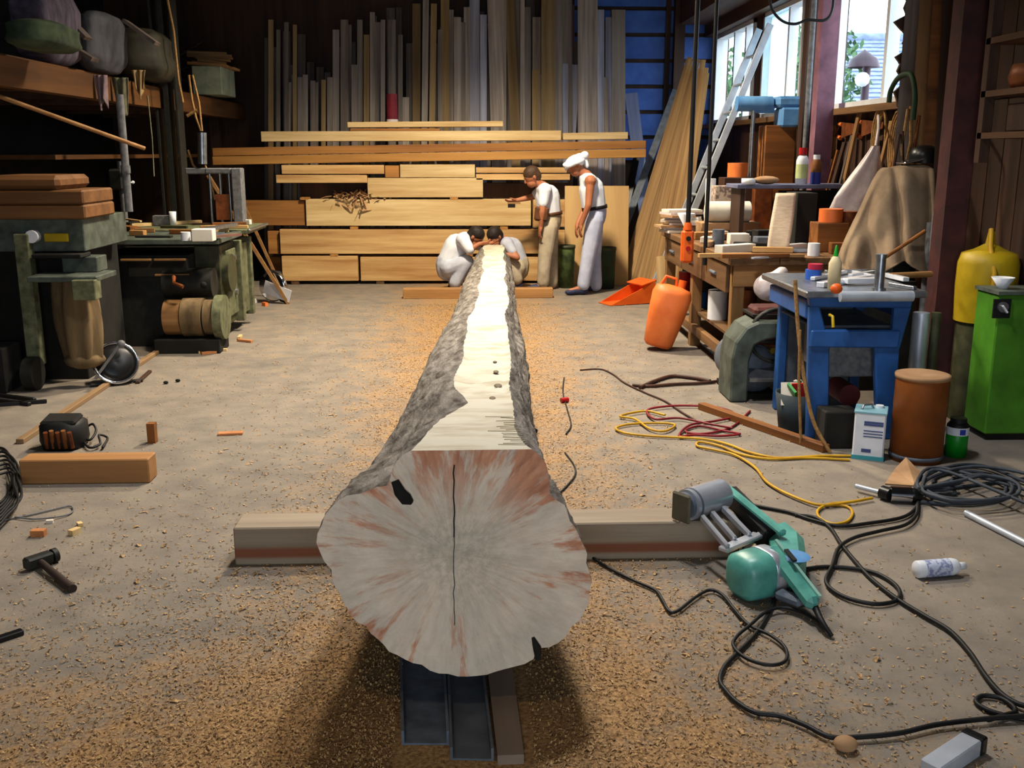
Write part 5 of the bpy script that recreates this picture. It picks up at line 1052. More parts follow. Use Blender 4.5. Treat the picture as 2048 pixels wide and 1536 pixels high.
b_lo = at(1820, 260, 7.62); poly = poly[:-2]+[(b_lo.x-.05, .917), (b_lo.x+.08, .917)]+poly[-1:]
ob('bark_slab', G().prism(poly, 7.6, 7.63, lambda a_, b_, t_: V((a_, t_, b_))), M['dark_wood'], label='slab with ragged bark edge standing against the window frame', cat='slab')
ob('green_hose', G().tube(spline([wx(1778,205,3.1), wx(1782,180,3.1), wx(1798,155,3.1), wx(1822,150,3.1), wx(1830,190,3.1), wx(1826,240,3.1)]), .02), mat('dark_green_hose', c(36,60,36)), label='dark green hose arching over the window ledge end', cat='hose')
# ---- shelf rack in the top right corner
rk = thing('wall_rack', 'dark wall rack in the top right corner holding odds and ends', 'rack', (3.19, 5.5, 0))
for z in (1.98, 2.28, 1.74): ob('rack_board', G().bb(-.15, .18, -.6, .6, z, z+.035), M['dark_wood_y'], rk)
for yy in (-.58, .58): ob('rack_upright', G().bb(-.15, -.09, yy-.03, yy+.03, 1.6, 2.7), M['dark_wood'], rk)
for k, (yy, z, kind, m, lab) in enumerate(((5.3,1.777,'b','plank_brown','brown box on the lowest rack board'), (5.75,1.777,'b','dark_wood','dark box beside the brown one on the rack'), (5.4,2.017,'c','soot','dark coil on the middle rack board'), (5.8,2.017,'c','copper','rusty coil on the middle rack board'), (5.5,2.317,'b','soot','dark case on the top rack board'))):
    if kind == 'b': ob('rack_box', G().box((3.22, yy, z+.08), (.24,.28,.155)), M[m], label=lab, cat='box', group='things on the wall rack', bev=.005)
    else: ob('rack_coil', G().lathe([(.06,0),(.13,0),(.15,.06),(.13,.13),(.06,.13),(.06,0)], (3.2, yy, z+.001), n=20), M[m], label=lab, cat='coil', group='things on the wall rack')
# ---- green cabinet, bowl, yellow cover, drum and cans
gc = thing('green_cabinet', 'bright green machine cabinet with a black dial at the right edge', 'cabinet', (3.16, 5.85, 0)); xc0 = at(1966, 890, 5.57).x-3.16; zc1 = at(1960, 584, 5.55).z
ob('body', G().bb(xc0, .2, -.28, -.02, .04, zc1-.02), M['green_cab'], gc, bev=.008); ob('plinth', G().bb(xc0+.02, .2, -.26, -.03, 0, .04), M['soot'], gc); ob('top_plate', G().bb(xc0-.01, .205, -.29, -.01, zc1-.02, zc1), M['grey_green'], gc)
p = at(2006, 618, 5.55)-V((3.16,5.85,0)); ob('dial_plate', G().box((p.x,-.285,p.z), (.1,.012,.11)), M['black'], gc); ob('dial', G().cyl((p.x,-.29,p.z+.01), (p.x,-.305,p.z+.01), .03, n=20), M['steel'], gc); ob('pointer', G().bar((p.x-.01,-.31,p.z+.02), (p.x+.02,-.31,p.z-.02), .02, .01), M['white'], gc)
p = at(2006, 578, 5.68); ob('white_bowl', G().lathe([(0,0),(.03,0),(.035,.02),(.065,.065),(.06,.065),(.03,.025),(0,.02)], (p.x, 5.69, zc1+.001), n=22), M['white'], label='small white bowl on top of the green cabinet', cat='bowl')
yc = thing('yellow_cover', 'yellow plastic cover tied up at the top behind the green cabinet', 'cover', (3.19, 6.09, 0)); zc = at(1990,508,6.04).z
ob('drum_under', G().cyl((0,0,0), (0,0,zc-.25), .155, n=24), M['olive'], yc); ob('hood', G().lathe([(.172,zc-.42),(.18,zc-.2),(.178,zc-.06),(.16,zc),(.09,zc+.025),(.03,zc+.06),(.02,zc+.13),(.0,zc+.14)], n=28), M['yellow'], yc); ob('tie_tail', G().tube([(-.02,-.03,zc+.15),(-.04,-.08,zc+.05),(-.05,-.18,zc-.1),(-.05,-.19,zc-.2)], .016), M['yellow_cord'], yc)
p = fl(1830, 917); fd = thing('fibre_drum', 'orange-brown fibre drum standing by the blue saw table', 'drum', p); rD = 50/2000*5.55; hD = at(1830, 748, p.y).z
ob('wall', G().lathe([(0,0),(rD,0),(rD,hD)], n=30), M['drum_brown'], fd); ob('lid', G().lathe([(rD,hD-.02),(rD+.006,hD-.02),(rD+.006,hD),(rD-.01,hD+.004),(0,hD-.01)], n=30), M['cardboard'], fd); ob('hoop', G().lathe([(rD,.02),(rD+.005,.02),(rD+.005,.04),(rD,.04)], n=30), M['dark_steel'], fd)
p = fl(1734, 920); wc = thing('square_can', 'white square can with blue print in front of the saw table', 'can', p, R(-24)); hC = at(1742, 826, p.y).z
ob('body', G().box((0,.08,hC/2), (.165,.165,hC)), M['white'], wc, bev=.008); ob('top_rim', G().box((0,.08,hC), (.172,.172,.014)), M['clear_blue'], wc, bev=.003); ob('bottom_band', G().box((0,.08,.012), (.17,.17,.024)), mat('teal_band', c(70,160,170)), wc); ob('cap', G().cyl((.04,.12,hC), (.04,.12,hC+.02), .022), M['white'], wc); ob('carry_handle', G().tube([(-.05,.04,hC+.005),(-.04,.05,hC+.03),(.0,.08,hC+.03),(.01,.09,hC+.005)], .006), M['steel'], wc)
for k, (zz, h_) in enumerate(((.80,.012),(.75,.012),(.62,.006),(.56,.006),(.5,.006),(.2,.02))): ob('print_line', G().box((.02 if k < 5 else -.01,-.0035,hC*zz), (.10 if k < 5 else .05,.002,h_)), mat('blue_print', c(70,84,130)), wc)
p = fl(1910, 911); gn = thing('green_jar', 'bright green jar with a white and blue label beside the drum', 'jar', p); rJ = 21/2000*5.6
ob('body', G().lathe([(0,0),(rJ,0),(rJ,.125),(rJ*.95,.13)], n=22), M['green_can'], gn); ob('label_band', G().lathe([(rJ+.001,.128),(rJ+.001,.172)], n=22), M['white'], gn); ob('shoulder', G().lathe([(rJ,.172),(rJ,.18),(rJ*.8,.195)], n=22), M['black'], gn); ob('cap', G().cyl((0,0,.19), (0,0,.22), rJ*.75), M['black'], gn); ob('label_mark', G().box((0,-rJ-.002,.15), (.03,.004,.03)), mat('royal_blue', c(40,60,170)), gn)
p = fl(1686, 902); ob('dark_box', G().box(p+V((0.0,.12,.11)), (.2,.16,.22)), M['soot'], label='dark grimy box at the foot of the saw table', cat='box', bev=.008)
p = fl(1590, 860); db = thing('rubbish_bucket', 'dark bucket stuffed with scraps before the compressor', 'bucket', p); ob('bucket', G().lathe([(0,0),(.10,0),(.13,.24),(.124,.24),(.096,.01)], n=22), mat('blue_black_bucket', c(40,52,58)), db)
for k in range(9): q = V((rnd.uniform(-.08,.08), rnd.uniform(-.06,.06), .2)); ob('scrap', G().box(q+V((0,0,.04)), (.08,.015,.14), (rnd.uniform(-.6,.6), rnd.uniform(-.6,.6), rnd.uniform(0,3))), M[('paper','red','wood_x','green_can','white')[k % 5]], db)
for k, (px, py, r_, h_, m, lab) in enumerate(((1836,760,.05,.62,'alu','pale grey pipe standing behind the fibre drum'), (1866,752,.03,.6,'olive','thin olive pipe standing behind the fibre drum'))):
    p = V((at(px, 700, 5.95).x, 5.95, 0)); ob('standing_pipe', G().cyl(p, V((p.x, p.y, at(px, 625, 5.95).z)), r_, n=18), M[m], label=lab, cat='pipe', group='pipes behind the drum')
p, q = fl(1782,552,ZT+.022), fl(1862,548,ZT+.022); ob('wooden_rod', G().cyl(p, q, .02, n=10), M['wood_x'], label='pinkish wooden rod lying in front of the canvas', cat='rod'); p, q = at(1762,520,6.65), at(1850,462,6.7); ob('broom_stick', G().cyl(p, q, .014, n=8), M['plank_brown'], label='orange-brown stick slanting up against the canvas', cat='stick')
p = V((at(1858, 500, 6.75).x, 6.75, 0)); ob('white_pipe', G().cyl(p, V((p.x,p.y,at(1858,445,6.75).z)), .03, n=14), M['grey_iron'], label='pale pipe standing between canvas and red post', cat='pipe')

# ---- more odds and ends along the window wall
rw = random.Random(21)
NS = 11
for k in range(NS):
    Y = 7.75+k*.17; top = rw.uniform(1.5, 2.0); p = V((3.16+.02*(k % 2), Y, .916)); q = V((3.33, Y+rw.uniform(-.03,.03), top)); d_ = q-p
    o = ob('wall_stick', G().box((0,0,d_.length/2), (rw.uniform(.03,.07), .02, d_.length)), M[('dark_wood','plank_brown','wood_z','board_dark_z')[k % 4]], label='%s of the sticks stood on the bench against the wall, counted from the near end' % ordn(k+1), cat='stick', group='sticks stood against the window wall', loc=p, keep=True); o.rotation_euler = frame(d_, (-1,0,0)).to_euler()
for k, (px, Y, w_, d_, h_, m, nm, lab) in enumerate(((1662,7.7,.24,.2,.22,'plank_brown','wooden_box','brown wooden box on the bench left of the canvas'), (1664,7.7,.18,.14,.1,'orange_fade','orange_tin','dull orange tin on the brown wooden box'), (1700,7.75,.16,.16,.3,'copper','rusty_can','rusty can on the bench behind the canvas edge'), (1645,8.35,.1,.1,.16,'white','white_jar','white jar on the bench before the dark cabinet'), (1480,8.3,.16,.12,.09,'paper','paper_box','pale paper box at the bench middle'), (1440,8.2,.1,.1,.13,'dark_steel','steel_pot','small steel pot by the drawers'))):
    z = ZB if nm != 'orange_tin' else ZB+.222; p = item(px, Y, z); g = G().cyl(p, p+V((0,0,h_)), w_/2, n=18) if nm in ('orange_tin','rusty_can','white_jar','steel_pot') else G().box(p+V((0,0,h_/2)), (w_, d_, h_))
    ob(nm, g, M[m], label=lab, cat=nm.split('_')[1], bev=.004)
for k in range(7):
    x = 2.02+(k % 2)*.16; y = 7.5+k*.33; h_ = .14+.05*((k*3) % 4); p = V((x, y, .311))
    ob('shelf_tin', G().cyl(p, p+V((0,0,h_)), .06+.01*(k % 3), n=16), M[('dark_steel','copper','white','drum_brown','blue_paint','soot','red')[k]], label=('grey','rusty','white','brown','blue','black','red')[k]+' tin on the lower shelf of the workbench', cat='tin', group='tins on the lower bench shelf')
for k, (px, py, l_, m, lab) in enumerate(((1822,212,.5,'rope','tan cord bundle hanging right of the window ledge'), (1845,225,.45,'copper','rusty strap hanging right of the tan cord bundle'), (1805,262,.4,'dark_wood','dark strap hanging below the green hose'))):
    p = at(px, py, 7.3); ob('hanging_strap', G().tube([p, p+V((.02,0,-l_*.5)), p+V((-.01,0,-l_)), p+V((-.04,0,-l_*.6)), p+V((-.02,0,-.02))], .012), M[m], label=lab, cat='strap', group='straps by the window')
# wall-fixed grey hose dropping beside the canvas
ob('grey_tube', G().tube(spline([wx(1936,225,3.375), at(1925,270,6.6), at(1905,330,6.6), at(1880,400,6.6), at(1868,440,6.6), at(1862,520,6.6)]), .014), M['grey_iron'], label='grey tube curving down beside the red post', cat='tube')

# ---- the bench top is covered: more blocks, boxes and papers in rows between the offcuts
KINDS_ = (('tool_box','box','dark_steel','grey steel toolbox'),('wood_block','block','pine_x','pale wood block'),('paper_pad','pad','paper','pad of paper'),('brown_block','block','plank_brown','brown wood block'),('paint_tin','tin','white','small white tin'),('cloth_ball','rag','rag','balled olive rag'),('black_case','case','black','flat black case'))
rq = random.Random(33); spots = [(1.98,8.05),(2.06,8.75),(2.35,7.5),(2.62,7.42),(2.9,7.35),(2.5,7.9),(2.3,8.45),(2.72,7.95),(2.02,7.55),(2.2,9.0),(2.44,8.25),(3.0,7.62),(2.2,7.95),(2.7,8.4)]
occ = [fl(o_[0], o_[1], ZB) for o_ in OC]+[V((2.45,7.8,ZB)), V((2.7,8.0,ZB)), V((2.9,7.7,ZB)), V((2.5,8.9,ZB)), V((2.3,9.3,ZB)), V((2.2,8.25,ZB))]
for k, (x, y) in enumerate(spots):
    for tr_ in range(60):
        if all((V((x, y, ZB))-o_).length > .24-.002*tr_ for o_ in occ): break
        x, y = rq.uniform(1.98, 3.0), rq.uniform(7.32, 8.6)
    occ.append(V((x, y, ZB)))
    nm, cat, m, lab = KINDS_[k % 7]; w_, d2, h_ = rq.uniform(.1,.2), rq.uniform(.08,.14), rq.uniform(.04,.12); p = V((x, y, ZB+.001))
    g = G().cyl(p, p+V((0,0,h_)), .045, n=16) if cat == 'tin' else (G().ell(p+V((0,0,.04)), (.09,.07,.04)) if cat == 'rag' else G().box(p+V((0,0,h_/2)), (w_, d2, h_), (0,0,rq.uniform(-.6,.6))))
    ob(nm, g, M[m], label=lab+(' on the nearer half of the workbench' if k < 7 else ' farther back among the workbench clutter'), cat=cat, bev=.004 if cat not in ('rag','tin') else 0)

# ================================================================== things on the floor
def cable(name, pts, r_, m, label, z=None, k=6, cat='cable', lift=None):
    q = []
    for i, (x, y) in enumerate(pts): q.append(fl(x, y, r_+.001+(lift[i] if lift else .0006*i)))
    return ob(name, G().tube(spline(q, k), r_, 7), m, label=label, cat=cat)
# ---- teal electric planer / groove cutter
M['silver'] = mat('bright_aluminium', c(206,210,220), c(176,180,190), rough=.28, metal=.6, bump=.02)
Pp = fl(1545, 1190); ep = thing('electric_planer', 'teal electric beam planer with silver roller lying by the sleeper', 'power tool', Pp)
def E(px, py, z): return fl(px, py, z)-Pp
def Tq(n, g, m, par=ep, **k): return ob(n, g, m, par, **k)
a0, a1 = E(1374,1010,.234), E(1442,988,.234); ax_ = (a1-a0).normalized()
Tq('roller', G().cyl(a0, a1, .066, n=30), M['silver']); Tq('roller_groove', G().cyl(a0+ax_*.02, a0+ax_*.03, .068, n=30), M['dark_steel']); Tq('roller_end', G().cyl(a0-ax_*.02, a0, .055, n=28), M['dark_steel']); Tq('end_plate', G().bar(a0-ax_*.035-V((.0,.0,.065)), a0-ax_*.035+V((0,0,.06)), .10, .016, ax_), mat('bronze_plate', c(96,90,72), c(70,64,50)), bev=.01)
for n_, (p_, q_) in enumerate((((1404,1034),(1456,1096)), ((1424,1026),(1470,1080)), ((1446,1016),(1500,1072)))): Tq('carriage_leg', G().bar(E(*p_, .205), E(*q_, .15), .02, .03, (0,0,1)), M['silver'], bev=.005)
Tq('carriage_foot', G().bar(E(1446,1100,.14), E(1516,1070,.14), .05, .02, (0,0,1)), M['silver'], bev=.005); Tq('guard_arc', G().tube([E(1500,1082,.12), E(1525,1066,.14), E(1552,1058,.15), E(1572,1066,.14)], .014), M['silver'])
def pz(n, pts, z0, z1, m, bev=.008): return Tq(n, G().prism([(E(x, y, (z0+z1)/2).x, E(x, y, (z0+z1)/2).y) for x, y in pts][::-1], z0, z1, lambda a_, b_, t_: V((a_, b_, t_))), m, bev=bev)
Tq('side_arm', G().bar(E(1456,988,.2), E(1545,1078,.13), .075, .08, (0,0,1)), M['black'], bev=.008); Tq('arm_edge', G().bar(E(1452,974,.25), E(1568,1068,.185), .035, .03, (0,0,1)), M['teal'], bev=.01)
pz('chip_hollow', ((1480,1062),(1548,1050),(1560,1100),(1490,1116)), .02, .08, M['soot']); Tq('depth_post', G().cyl(E(1508,1122,.1), E(1508,1090,.12), .009), M['pine_pale_x'])
pz('gear_case', ((1532,1078),(1572,1066),(1606,1096),(1612,1140),(1585,1160),(1545,1130)), .02, .16, M['teal'], .03); Tq('case_plate', G().lathe([(0,.008),(.05,.006),(.062,0)], E(1588,1112,.165), None, 24), M['light_blue'])
Tq('motor', G().lathe([(0,-.12),(.06,-.12),(.085,-.10),(.09,-.03),(.088,.05),(.07,.09),(0,.09)], E(1522,1144,.092), frame(E(1560,1134,.092)-E(1480,1154,.092)), 28, sq=3.0), M['teal'], label='boxy teal motor housing'); Tq('motor_band', G().lathe([(.0905,.0),(.092,.002),(.092,.05),(.0895,.052)], E(1522,1144,.092), frame(E(1560,1134,.092)-E(1480,1154,.092)), 28, sq=3.0), M['silver']); Tq('motor_screw', G().cyl(E(1512,1172,.05), E(1510,1178,.05), .012), M['black'])
hp = [E(1542,1098,.17), E(1570,1132,.15), E(1600,1172,.11), E(1630,1212,.07)]
Tq('handle', G().bar(hp[0], hp[3], .055, .06, (0,0,1)), M['teal'], bev=.018); Tq('handle_ridge', G().bar(hp[0]+V((.02,.01,.032)), hp[3]+V((.02,.01,.03)), .012, .01, (0,0,1)), M['teal_pale']); Tq('trigger', G().box(E(1580,1196,.05), (.05,.11,.035), (0,0,R(38))), M['dark_steel'], bev=.01); Tq('vent_slot', G().bar(E(1572,1100,.2), E(1590,1122,.185), .016, .01), M['black'])
Tq('cord_guard', G().tube([E(1630,1214,.06), E(1640,1236,.05), E(1652,1256,.03), E(1664,1272,.012)], [.014,.012,.01,.008]), M['black'])
# ---- black cables
BK = M['black']
cable('black_cable', [(1128,1035),(1145,1050),(1165,1090),(1185,1115),(1225,1140),(1270,1162),(1310,1180),(1325,1200),(1338,1222),(1355,1222),(1390,1195),(1420,1180),(1445,1190),(1470,1220),(1498,1250),(1540,1270),(1570,1295),(1572,1320),(1545,1330),(1505,1322),(1478,1306),(1466,1288),(1476,1270),(1500,1250),(1530,1225),(1565,1215),(1605,1225),(1640,1245)], .0065, BK, 'thin black cable running from the log past the teal planer')
cable('black_cable', [(1562,1165),(1550,1200),(1530,1240),(1505,1275),(1470,1310),(1448,1335),(1440,1362),(1455,1385),(1475,1405),(1510,1425),(1560,1432),(1610,1450),(1660,1474),(1720,1474),(1800,1466),(1870,1450),(1950,1440),(2020,1434),(2080,1430)], .008, BK, 'black cable curving along the near floor to the right edge')
cable('black_cable', [(1580,1145),(1640,1134),(1700,1136),(1750,1146),(1785,1165),(1800,1185),(1790,1202),(1750,1208),(1700,1198),(1665,1180),(1652,1160),(1665,1130),(1678,1095),(1710,1075),(1760,1062),(1810,1050),(1832,1030),(1836,1005)], .0085, BK, 'thick black cable coiled right of the teal planer')
cable('black_cable', [(1478,1005),(1530,1015),(1580,1025),(1625,1040),(1680,1052),(1740,1046),(1800,1036),(1826,1022),(1838,1000),(1838,985)], .0085, BK, 'black cable looping from behind the planer to the silver grinder')
cable('black_cable', [(1590,1030),(1630,1035),(1660,1055),(1680,1085),(1700,1110),(1735,1150),(1770,1180),(1805,1205),(1850,1232),(1900,1262),(1940,1305),(1970,1350),(2000,1385),(2030,1405),(2060,1415)], .0085, BK, 'black cable running diagonally to the right edge')
cable('black_cable', [(2060,1440),(2015,1432),(1975,1420),(1952,1404),(1965,1392),(2000,1396),(2026,1412),(2030,1424),(2010,1430),(1975,1440)], .008, BK, 'small black cable loop at the right edge')
# ---- coloured cords
cable('yellow_cable', [(1710,912),(1640,912),(1560,916),(1500,905),(1460,890),(1420,880),(1380,876),(1300,872),(1250,866),(1232,856),(1262,848),(1320,846),(1350,850),(1330,862),(1300,858),(1270,838),(1240,832),(1290,822),(1330,830)], .0075, M['yellow_cord'], 'yellow cord piled beside the red cord and stretched to the square can')
cable('yellow_cable', [(1700,920),(1620,916),(1540,918),(1480,908),(1440,892),(1400,884),(1395,892),(1430,900),(1470,910),(1510,935),(1535,965),(1580,990),(1640,1010),(1700,1004),(1745,996)], .0075, M['yellow_cord'], 'yellow cord running from the pile to the silver grinder')
cable('yellow_cable', [(1640,1010),(1690,1012),(1705,1025),(1695,1042),(1665,1048),(1640,1036),(1636,1020),(1660,1008),(1700,1004)], .007, M['yellow_cord'], 'single yellow cord loop near the silver grinder')
cable('red_cable', [(1500,822),(1470,850),(1440,862),(1400,868),(1370,862),(1400,852),(1450,862),(1480,868),(1440,872),(1390,870),(1358,872),(1380,850),(1430,842),(1470,832),(1450,818),(1400,812),(1340,812),(1295,820),(1310,838),(1360,836),(1420,848),(1465,856)], .0075, M['red_cord'], 'tangled dark red cord on the floor before the compressor')
cable('brown_cable', [(1160,740),(1200,738),(1225,748),(1250,766),(1290,785),(1330,802),(1360,822),(1390,840)], .006, M['brown_cord'], 'brown cord leading from the log towards the red tangle')
cable('brown_cable', [(1265,770),(1300,772),(1350,768),(1400,766),(1445,760),(1455,748)], .012, M['brown_cord'], 'bundle of brown cord leading under the bench'); cable('brown_cable', [(1280,775),(1310,762),(1345,752),(1390,756),(1420,762)], .014, M['brown_cord'], 'second thick strand of brown cord beside the bundle')
cable('thin_wire', [(1128,755),(1126,785),(1135,820),(1142,850),(1132,868)], .005, M['black'], 'thin dark wire with a red plug lying right of the log'); p = fl(1122, 806); ob('red_plug', G().cyl(p+V((0,0,.018)), p+V((.05,.02,.018)), .018), M['red'], label='small dark red plug on the thin wire right of the log', cat='plug')
cable('thin_wire', [(1130,905),(1148,930),(1150,950),(1135,970),(1120,985)], .005, M['black'], 'thin dark wire lying right of the log butt')
ob('black_plug', G().ell(fl(1066, 862, .02), (.03,.02,.02)), M['black'], label='small black plug against the right side of the log', cat='plug')
# ---- silver grinder with grey hoses
p = fl(1792, 998); gr = thing('angle_grinder', 'silver angle grinder with a long handle on the floor right of the planer', 'power tool', p)
def F(px, py, z): return fl(px, py, z)-p
ob('spindle', G().cyl(F(1712,972,.03), F(1766,986,.03), .012), M['alu'], gr); ob('collar', G().cyl(F(1764,984,.035), F(1782,990,.035), .034), M['blackshiny'], gr); ob('motor', G().cyl(F(1780,988,.04), F(1822,990,.04), .04, n=20), M['chrome'], gr); ob('back_cap', G().ell(F(1826,990,.04), .036), M['blackshiny'], gr)
rh = random.Random(4); M['grey_hose'] = mat('grey_hose', c(66,72,80), c(42,46,54))
for k in range(5):
    a = rh.uniform(0, 6); pts = [(1838, 985-k*2)]
    for q in range(9): a += rh.uniform(.5, 1.3); pts.append((1930+k*8+(40+10*q*.9)*math.cos(a)*1.15, 972+(18+3*q)*math.sin(a)))
    pts.append((2064, 955+k*14)); cable('grey_hose', pts, .009, M['grey_hose'], '%s of the grey hoses tangled beside the green cabinet' % ordn(k+1), cat='hose', lift=[.001+.014*k]*len(pts))
p, q = fl(1932, 1026, .016), fl(2062, 1092, .016); ob('steel_pipe', G().cyl(p, q, .016, n=14), M['alu'], label='pale steel pipe lying at the right edge', cat='pipe')
p = fl(1800, 965); ob('cardboard_flap', G().add([fl(1770,968,.004), fl(1790,938,.004), fl(1812,915,.05), fl(1845,950,.004), fl(1830,972,.004)], [(0,1,2,3,4)]), M['cardboard'], label='folded cardboard flap in front of the drum', cat='cardboard', solid=.006)
# ---- white bottle
p = fl(1876, 1152); wbt = thing('plastic_bottle', 'white plastic bottle lying on its side on the floor', 'bottle', p); fr = Matrix.Rotation(R(8), 3, 'Z')@Matrix.Rotation(R(90), 3, 'Y')
ob('body', G().lathe([(0,-.1),(.032,-.1),(.035,-.095),(.035,.055),(.03,.075),(.014,.09),(0,.09)], (0,0,.036), fr, 22), M['white'], wbt); ob('cap', G().lathe([(.015,.088),(.015,.115),(0,.115)], (0,0,.036), fr, 16), M['white'], wbt); ob('label_print', G().lathe([(.0355,-.07),(.0355,.04)], (0,0,.036), fr, 22), mat('bluegrey_label', c(190,196,214), c(130,136,170), scale=60, contrast=(.45,.55)), wbt)
# ---- brown plank by the compressor
def floor_bar(name, a, b, w_, h_, m, label, cat='plank', z=0.0): p, q = fl(*a, z), fl(*b, z); up = V((0,0,h_/2)); L_ = (q-p).length; o = ob(name, G().box((0,0,h_/2), (L_, w_, h_)), m, label=label, cat=cat, loc=(p+q)/2, keep=True, bev=.003); o.rotation_euler = (0,0,math.atan2((q-p).y, (q-p).x)); return o
floor_bar('floor_plank', (1402,818), (1652,905), .055, .045, M['plank_brown'], 'long brown plank on the floor before the compressor')
p, q = fl(1858,1560), fl(1940,1504); lv = thing('steel_level', 'metal level with black end lying at the bottom right corner', 'level', (p+q)/2, math.atan2((q-p).y, (q-p).x)); L_ = (q-p).length; ob('bar', G().box((0,0,.026), (L_,.06,.05)), M['alu'], lv, bev=.004); ob('end_cap', G().box((L_/2+.015,0,.027), (.03,.066,.054)), M['blackshiny'], lv, bev=.004)
p = fl(1690, 1500); ob('wood_lump', G().ell(p+V((0,0,.02)), (.035,.03,.022)), M['cardboard'], label='round tan lump of wood near the bottom right', cat='lump')
# ---- left floor items
floor_bar('floor_strip', (40,888), (480,598), .045, .03, wood('tan_strip', c(150,120,86), c(112,86,58), 'X', .1), 'long tan wooden strip along the foot of the machines', 'strip')
beam_px('timber_block', 42, 300, 968, 0, .13, .13, wood('block_pine', c(176,128,78), c(140,96,54), 'X', .05, scale=8), 'squared timber block lying on the left floor', 'timber')
floor_bar('wood_chip', (436,870), (486,868), .05, .015, M['chip_orange'], 'flat orange wood chip on the left floor', 'chip'); p = fl(297, 890); ob('small_block', G().box(p+V((.01,.05,.06)), (.045,.05,.12)), M['plank_brown'], label='small upright brown block behind the timber block', cat='block')
for k, (px, py, s_, m) in enumerate(((78,1072,.06,'chip_orange'), (150,1068,.05,'pine_pale_x'), (160,1052,.035,'pine_pale_x'), (100,1046,.03,'paper'))):
    p = fl(px, py); ob('wood_scrap', G().box(p+V((0,0,s_*.25)), (s_, s_*.6, s_*.5), (0,0,k*1.1)), M[m], label=('orange wood scrap','larger pale wood scrap','smaller pale wood scrap','whitish scrap')[k]+' on the floor behind the hammer', cat='scrap', group='scraps behind the hammer')
# tool bag
p = fl(118, 902); tb = thing('tool_bag', 'black tool bag with orange-handled tools on the timber block', 'tool bag', V((p.x, p.y+.1, 0)))
ob('bag', G().lathe([(0,0),(.11,0),(.125,.05),(.12,.14),(.08,.17),(0,.16)], n=24, sq=3), M['black'], tb); ob('flap', G().box((0,-.02,.165), (.2,.14,.03), (R(8),0,0)), M['soot'], tb, bev=.012)
for k in range(5): ob('tool_handle', G().cyl((-.06+k*.035,-.105,.02), (-.05+k*.033,-.135,.12+.01*(k % 2)), .013, n=8), M['copper' if k % 2 == 0 else 'plank_brown'], tb)
cable('tool_cable', [(158,892),(170,860),(185,848),(192,862),(180,880),(165,876),(178,895),(200,888),(198,870),(215,876),(205,895)], .007, BK, 'tangled short black cable right of the tool bag', lift=[.01,.05,.09,.06,.03,.02,.01,.02,.05,.03,.01])
for k in range(7): cable('cable_coil', [(-25,902+k*9),(4+k*3,896+k*8),(22+((k*5) % 9)*2,916+k*9),(30+((k*4) % 7)*2,950+k*9),(18-k,985+k*8),(-5,1008+k*7),(-30,1010+k*5)], .007, BK, '%s black cable turn at the left edge near the timber block' % ordn(k+1), lift=[.001+.008*k for i in range(7)])
cable('wire_loop', [(-20,1050),(20,1038),(60,1030),(110,1018),(140,1012),(146,1022),(125,1032),(70,1038),(30,1034)], .004, M['grey_iron'], 'thin wire loop on the left floor', cat='wire')
# hammer
h0, h1 = fl(50, 1130, .03), fl(104, 1112, .03); hb = fl(145, 1178, .015); hm_ = thing('hammer', 'black-headed hammer lying on the left floor', 'hammer', fl(85, 1150)); o0 = fl(85, 1150)
ob('head', G().bar(h0-o0, h1-o0, .05, .05, (0,0,1)).cyl(h1-o0, h1-o0+(h1-h0).normalized()*.02, .03), M['dark_iron'], hm_, bev=.008); ob('handle', G().cyl((h0+h1)/2-o0, hb-o0, .014, .018, n=12), wood('dark_handle', c(60,44,36), c(36,26,22), 'X', 0), hm_)
floor_bar('black_bar', (-20,1290), (46,1268), .03, .02, M['blackshiny'], 'black bar end at the left edge', 'bar')
floor_bar('dark_strip', (300,745), (275,768), .03, .02, M['dark_wood'], 'short dark strip beside the tan floor strip', 'strip')
p = fl(8, 768); wh = thing('castor', 'small pale castor wheel at the left edge', 'wheel', p); ob('tyre', G().lathe([(.03,-.02),(.055,-.02),(.06,0),(.055,.02),(.03,.02),(.03,-.02)], (0,0,.06), Matrix.Rotation(R(90),3,'X'), 22), M['paper'], wh); ob('hub', G().cyl((0,-.022,.06), (0,.022,.06), .03), M['black'], wh)
for k, (a, b) in enumerate((((-30,790),(70,803)), ((-30,815),(94,806)), ((-20,802),(60,812)))): floor_bar('black_hose_end', a, b, .03, .025, M['black'], ('upper','lower','middle')[k]+' black rubber strip at the left edge below the machine', 'strip', z=.0)
for k, (px, py, l_, m) in enumerate(((420,708,.14,'chip_orange'), (440,702,.12,'pine_pale_x'), (490,684,.16,'chip_orange'), (398,706,.08,'pine_pale_x'), (480,676,.12,'pine_pale_x'))):
    p = fl(px, py); ob('machine_scrap', G().box(p+V((0,0,.012)), (l_, .03, .02), (0,0,.5-k*.5)), M[m], label='%s wood scrap fallen at the planer foot, counted from the left' % ordn((2,3,5,1,4)[k]), cat='scrap', group='scraps at the planer foot')
for k, (px, py) in enumerate(((332,768),(356,764))): p = fl(px, py); ob('dark_pebble', G().ell(p+V((0,0,.012)), (.02,.016,.012), n=8), M['soot'], label=('bigger','smaller')[k]+' dark crumb on the open left floor', cat='crumb')
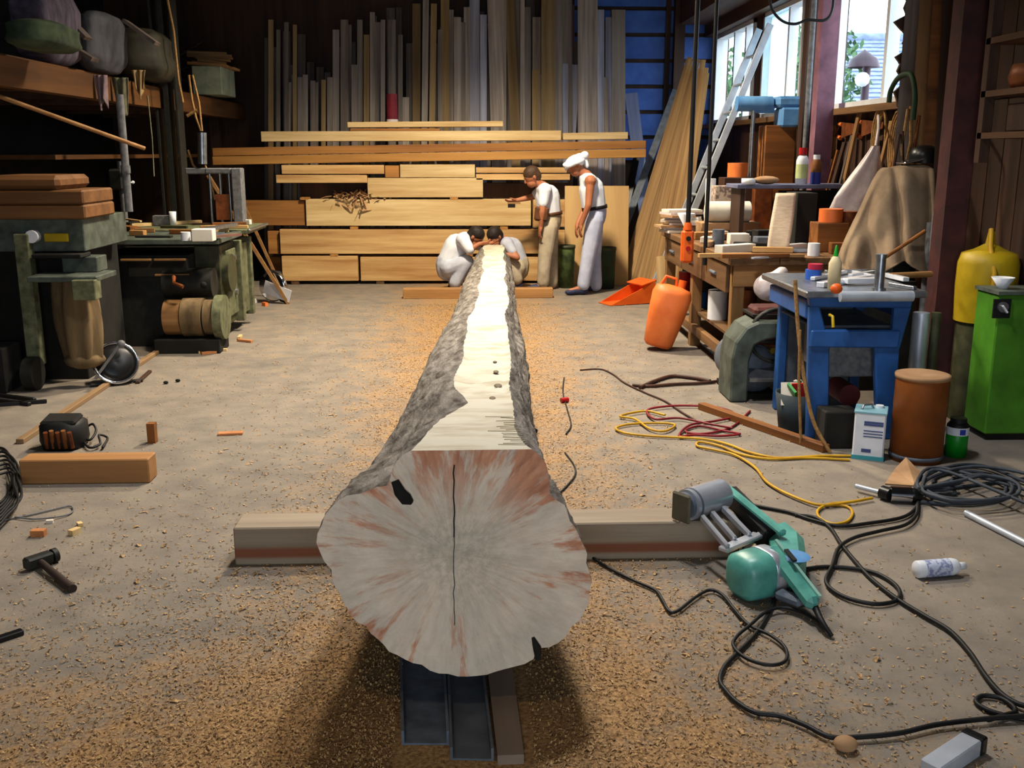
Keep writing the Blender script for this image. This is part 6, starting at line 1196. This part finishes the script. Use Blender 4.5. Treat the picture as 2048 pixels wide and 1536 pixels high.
# ---- shavings and chips strewn over the floor (far too many to count)
rs = random.Random(11); CV = []; CF = []
def chips(n, fx, fy, big=1.0):
    for _ in range(n):
        x, y = fx(), fy()
        if (x > 1.84 and 7 < y < 10.6) or (x < -2.05 and y > 8.3) or y > 11.6 or y < 1.5 or abs(x) > 3.2 or (-.24 < x < .16 and y < 3.2): continue
        l_ = rs.uniform(.0015, .006)*big*(1+y*.09); w_ = l_*rs.uniform(.18, .5); a = rs.uniform(0, 6.28); ca, sa = math.cos(a), math.sin(a); z = .001+rs.uniform(0, .004); t = rs.uniform(0, .006)*big; b = len(CV)
        for u, v, dz in ((-l_,-w_,0),(0,-w_,t),(l_,-w_,0),(l_,w_,0),(0,w_,t),(-l_,w_,0)): CV.append((x+u*ca-v*sa, y+u*sa+v*ca, z+dz))
        CF.extend(((b, b+1, b+4, b+5), (b+1, b+2, b+3, b+4)))
chips(62000, lambda: -rs.expovariate(1.3)-.05, lambda: 1.7+rs.expovariate(1.5))
chips(22000, lambda: rs.expovariate(1.7)+.05, lambda: 1.7+rs.expovariate(1.3))
chips(22000, lambda: rs.choice((-1, 1))*(.2+rs.expovariate(3.0)), lambda: rs.uniform(2.8, 11.2), 1.1)
chips(6000, lambda: rs.uniform(-2.6, 1.9), lambda: rs.uniform(2, 11), 1.0)
chips(450, lambda: rs.uniform(-1.6, 1.4), lambda: 1.8+rs.expovariate(.5), 2.2)
g = G(); g.v = [V(q) for q in CV]; g.f = CF; g.s = [False]*len(CF)
ob('wood_shavings', g, mat('shaving_wood', c(196,158,106), c(92,58,32), scale=90, contrast=(.36,.6), rand=0), label='pale wood shavings and chips strewn over the concrete around the log', cat='shavings', kind='stuff', keep=True)

# ---- details that belong to a part hang under that part
SUBPARTS = {'eye': 'body', 'towel_knot': 'towel_wrap', 'button': 'housing', 'label_band': 'body', 'label_mark': 'body', 'label_print': 'body', 'print_line': 'body', 'pointer': 'dial_plate', 'dial': 'dial_plate', 'motor_band': 'motor', 'motor_screw': 'motor', 'roller_groove': 'roller', 'roller_end': 'roller', 'trigger': 'handle', 'handle_ridge': 'handle', 'core': 'roll_body', 'bag_handle': 'bag_body', 'hub': 'tyre', 'hoop': 'wall', 'cooling_fin': 'pump', 'drum_flange': 'belt_drum', 'table_edge': 'table', 'lock_bolt': 'side_panel', 'carry_handle': 'body', 'bottom_band': 'body', 'vent_slot': 'gear_case'}
base = lambda o: o.name.split('.')[0]
for o in list(COL.objects):
    if o.type == 'MESH' and o.parent and o.parent.type == 'EMPTY' and base(o) in SUBPARTS:
        host = [q for q in o.parent.children if q.type == 'MESH' and base(q) == SUBPARTS[base(o)] and q.location.length < 1e-6]
        if host: o.parent = host[0]
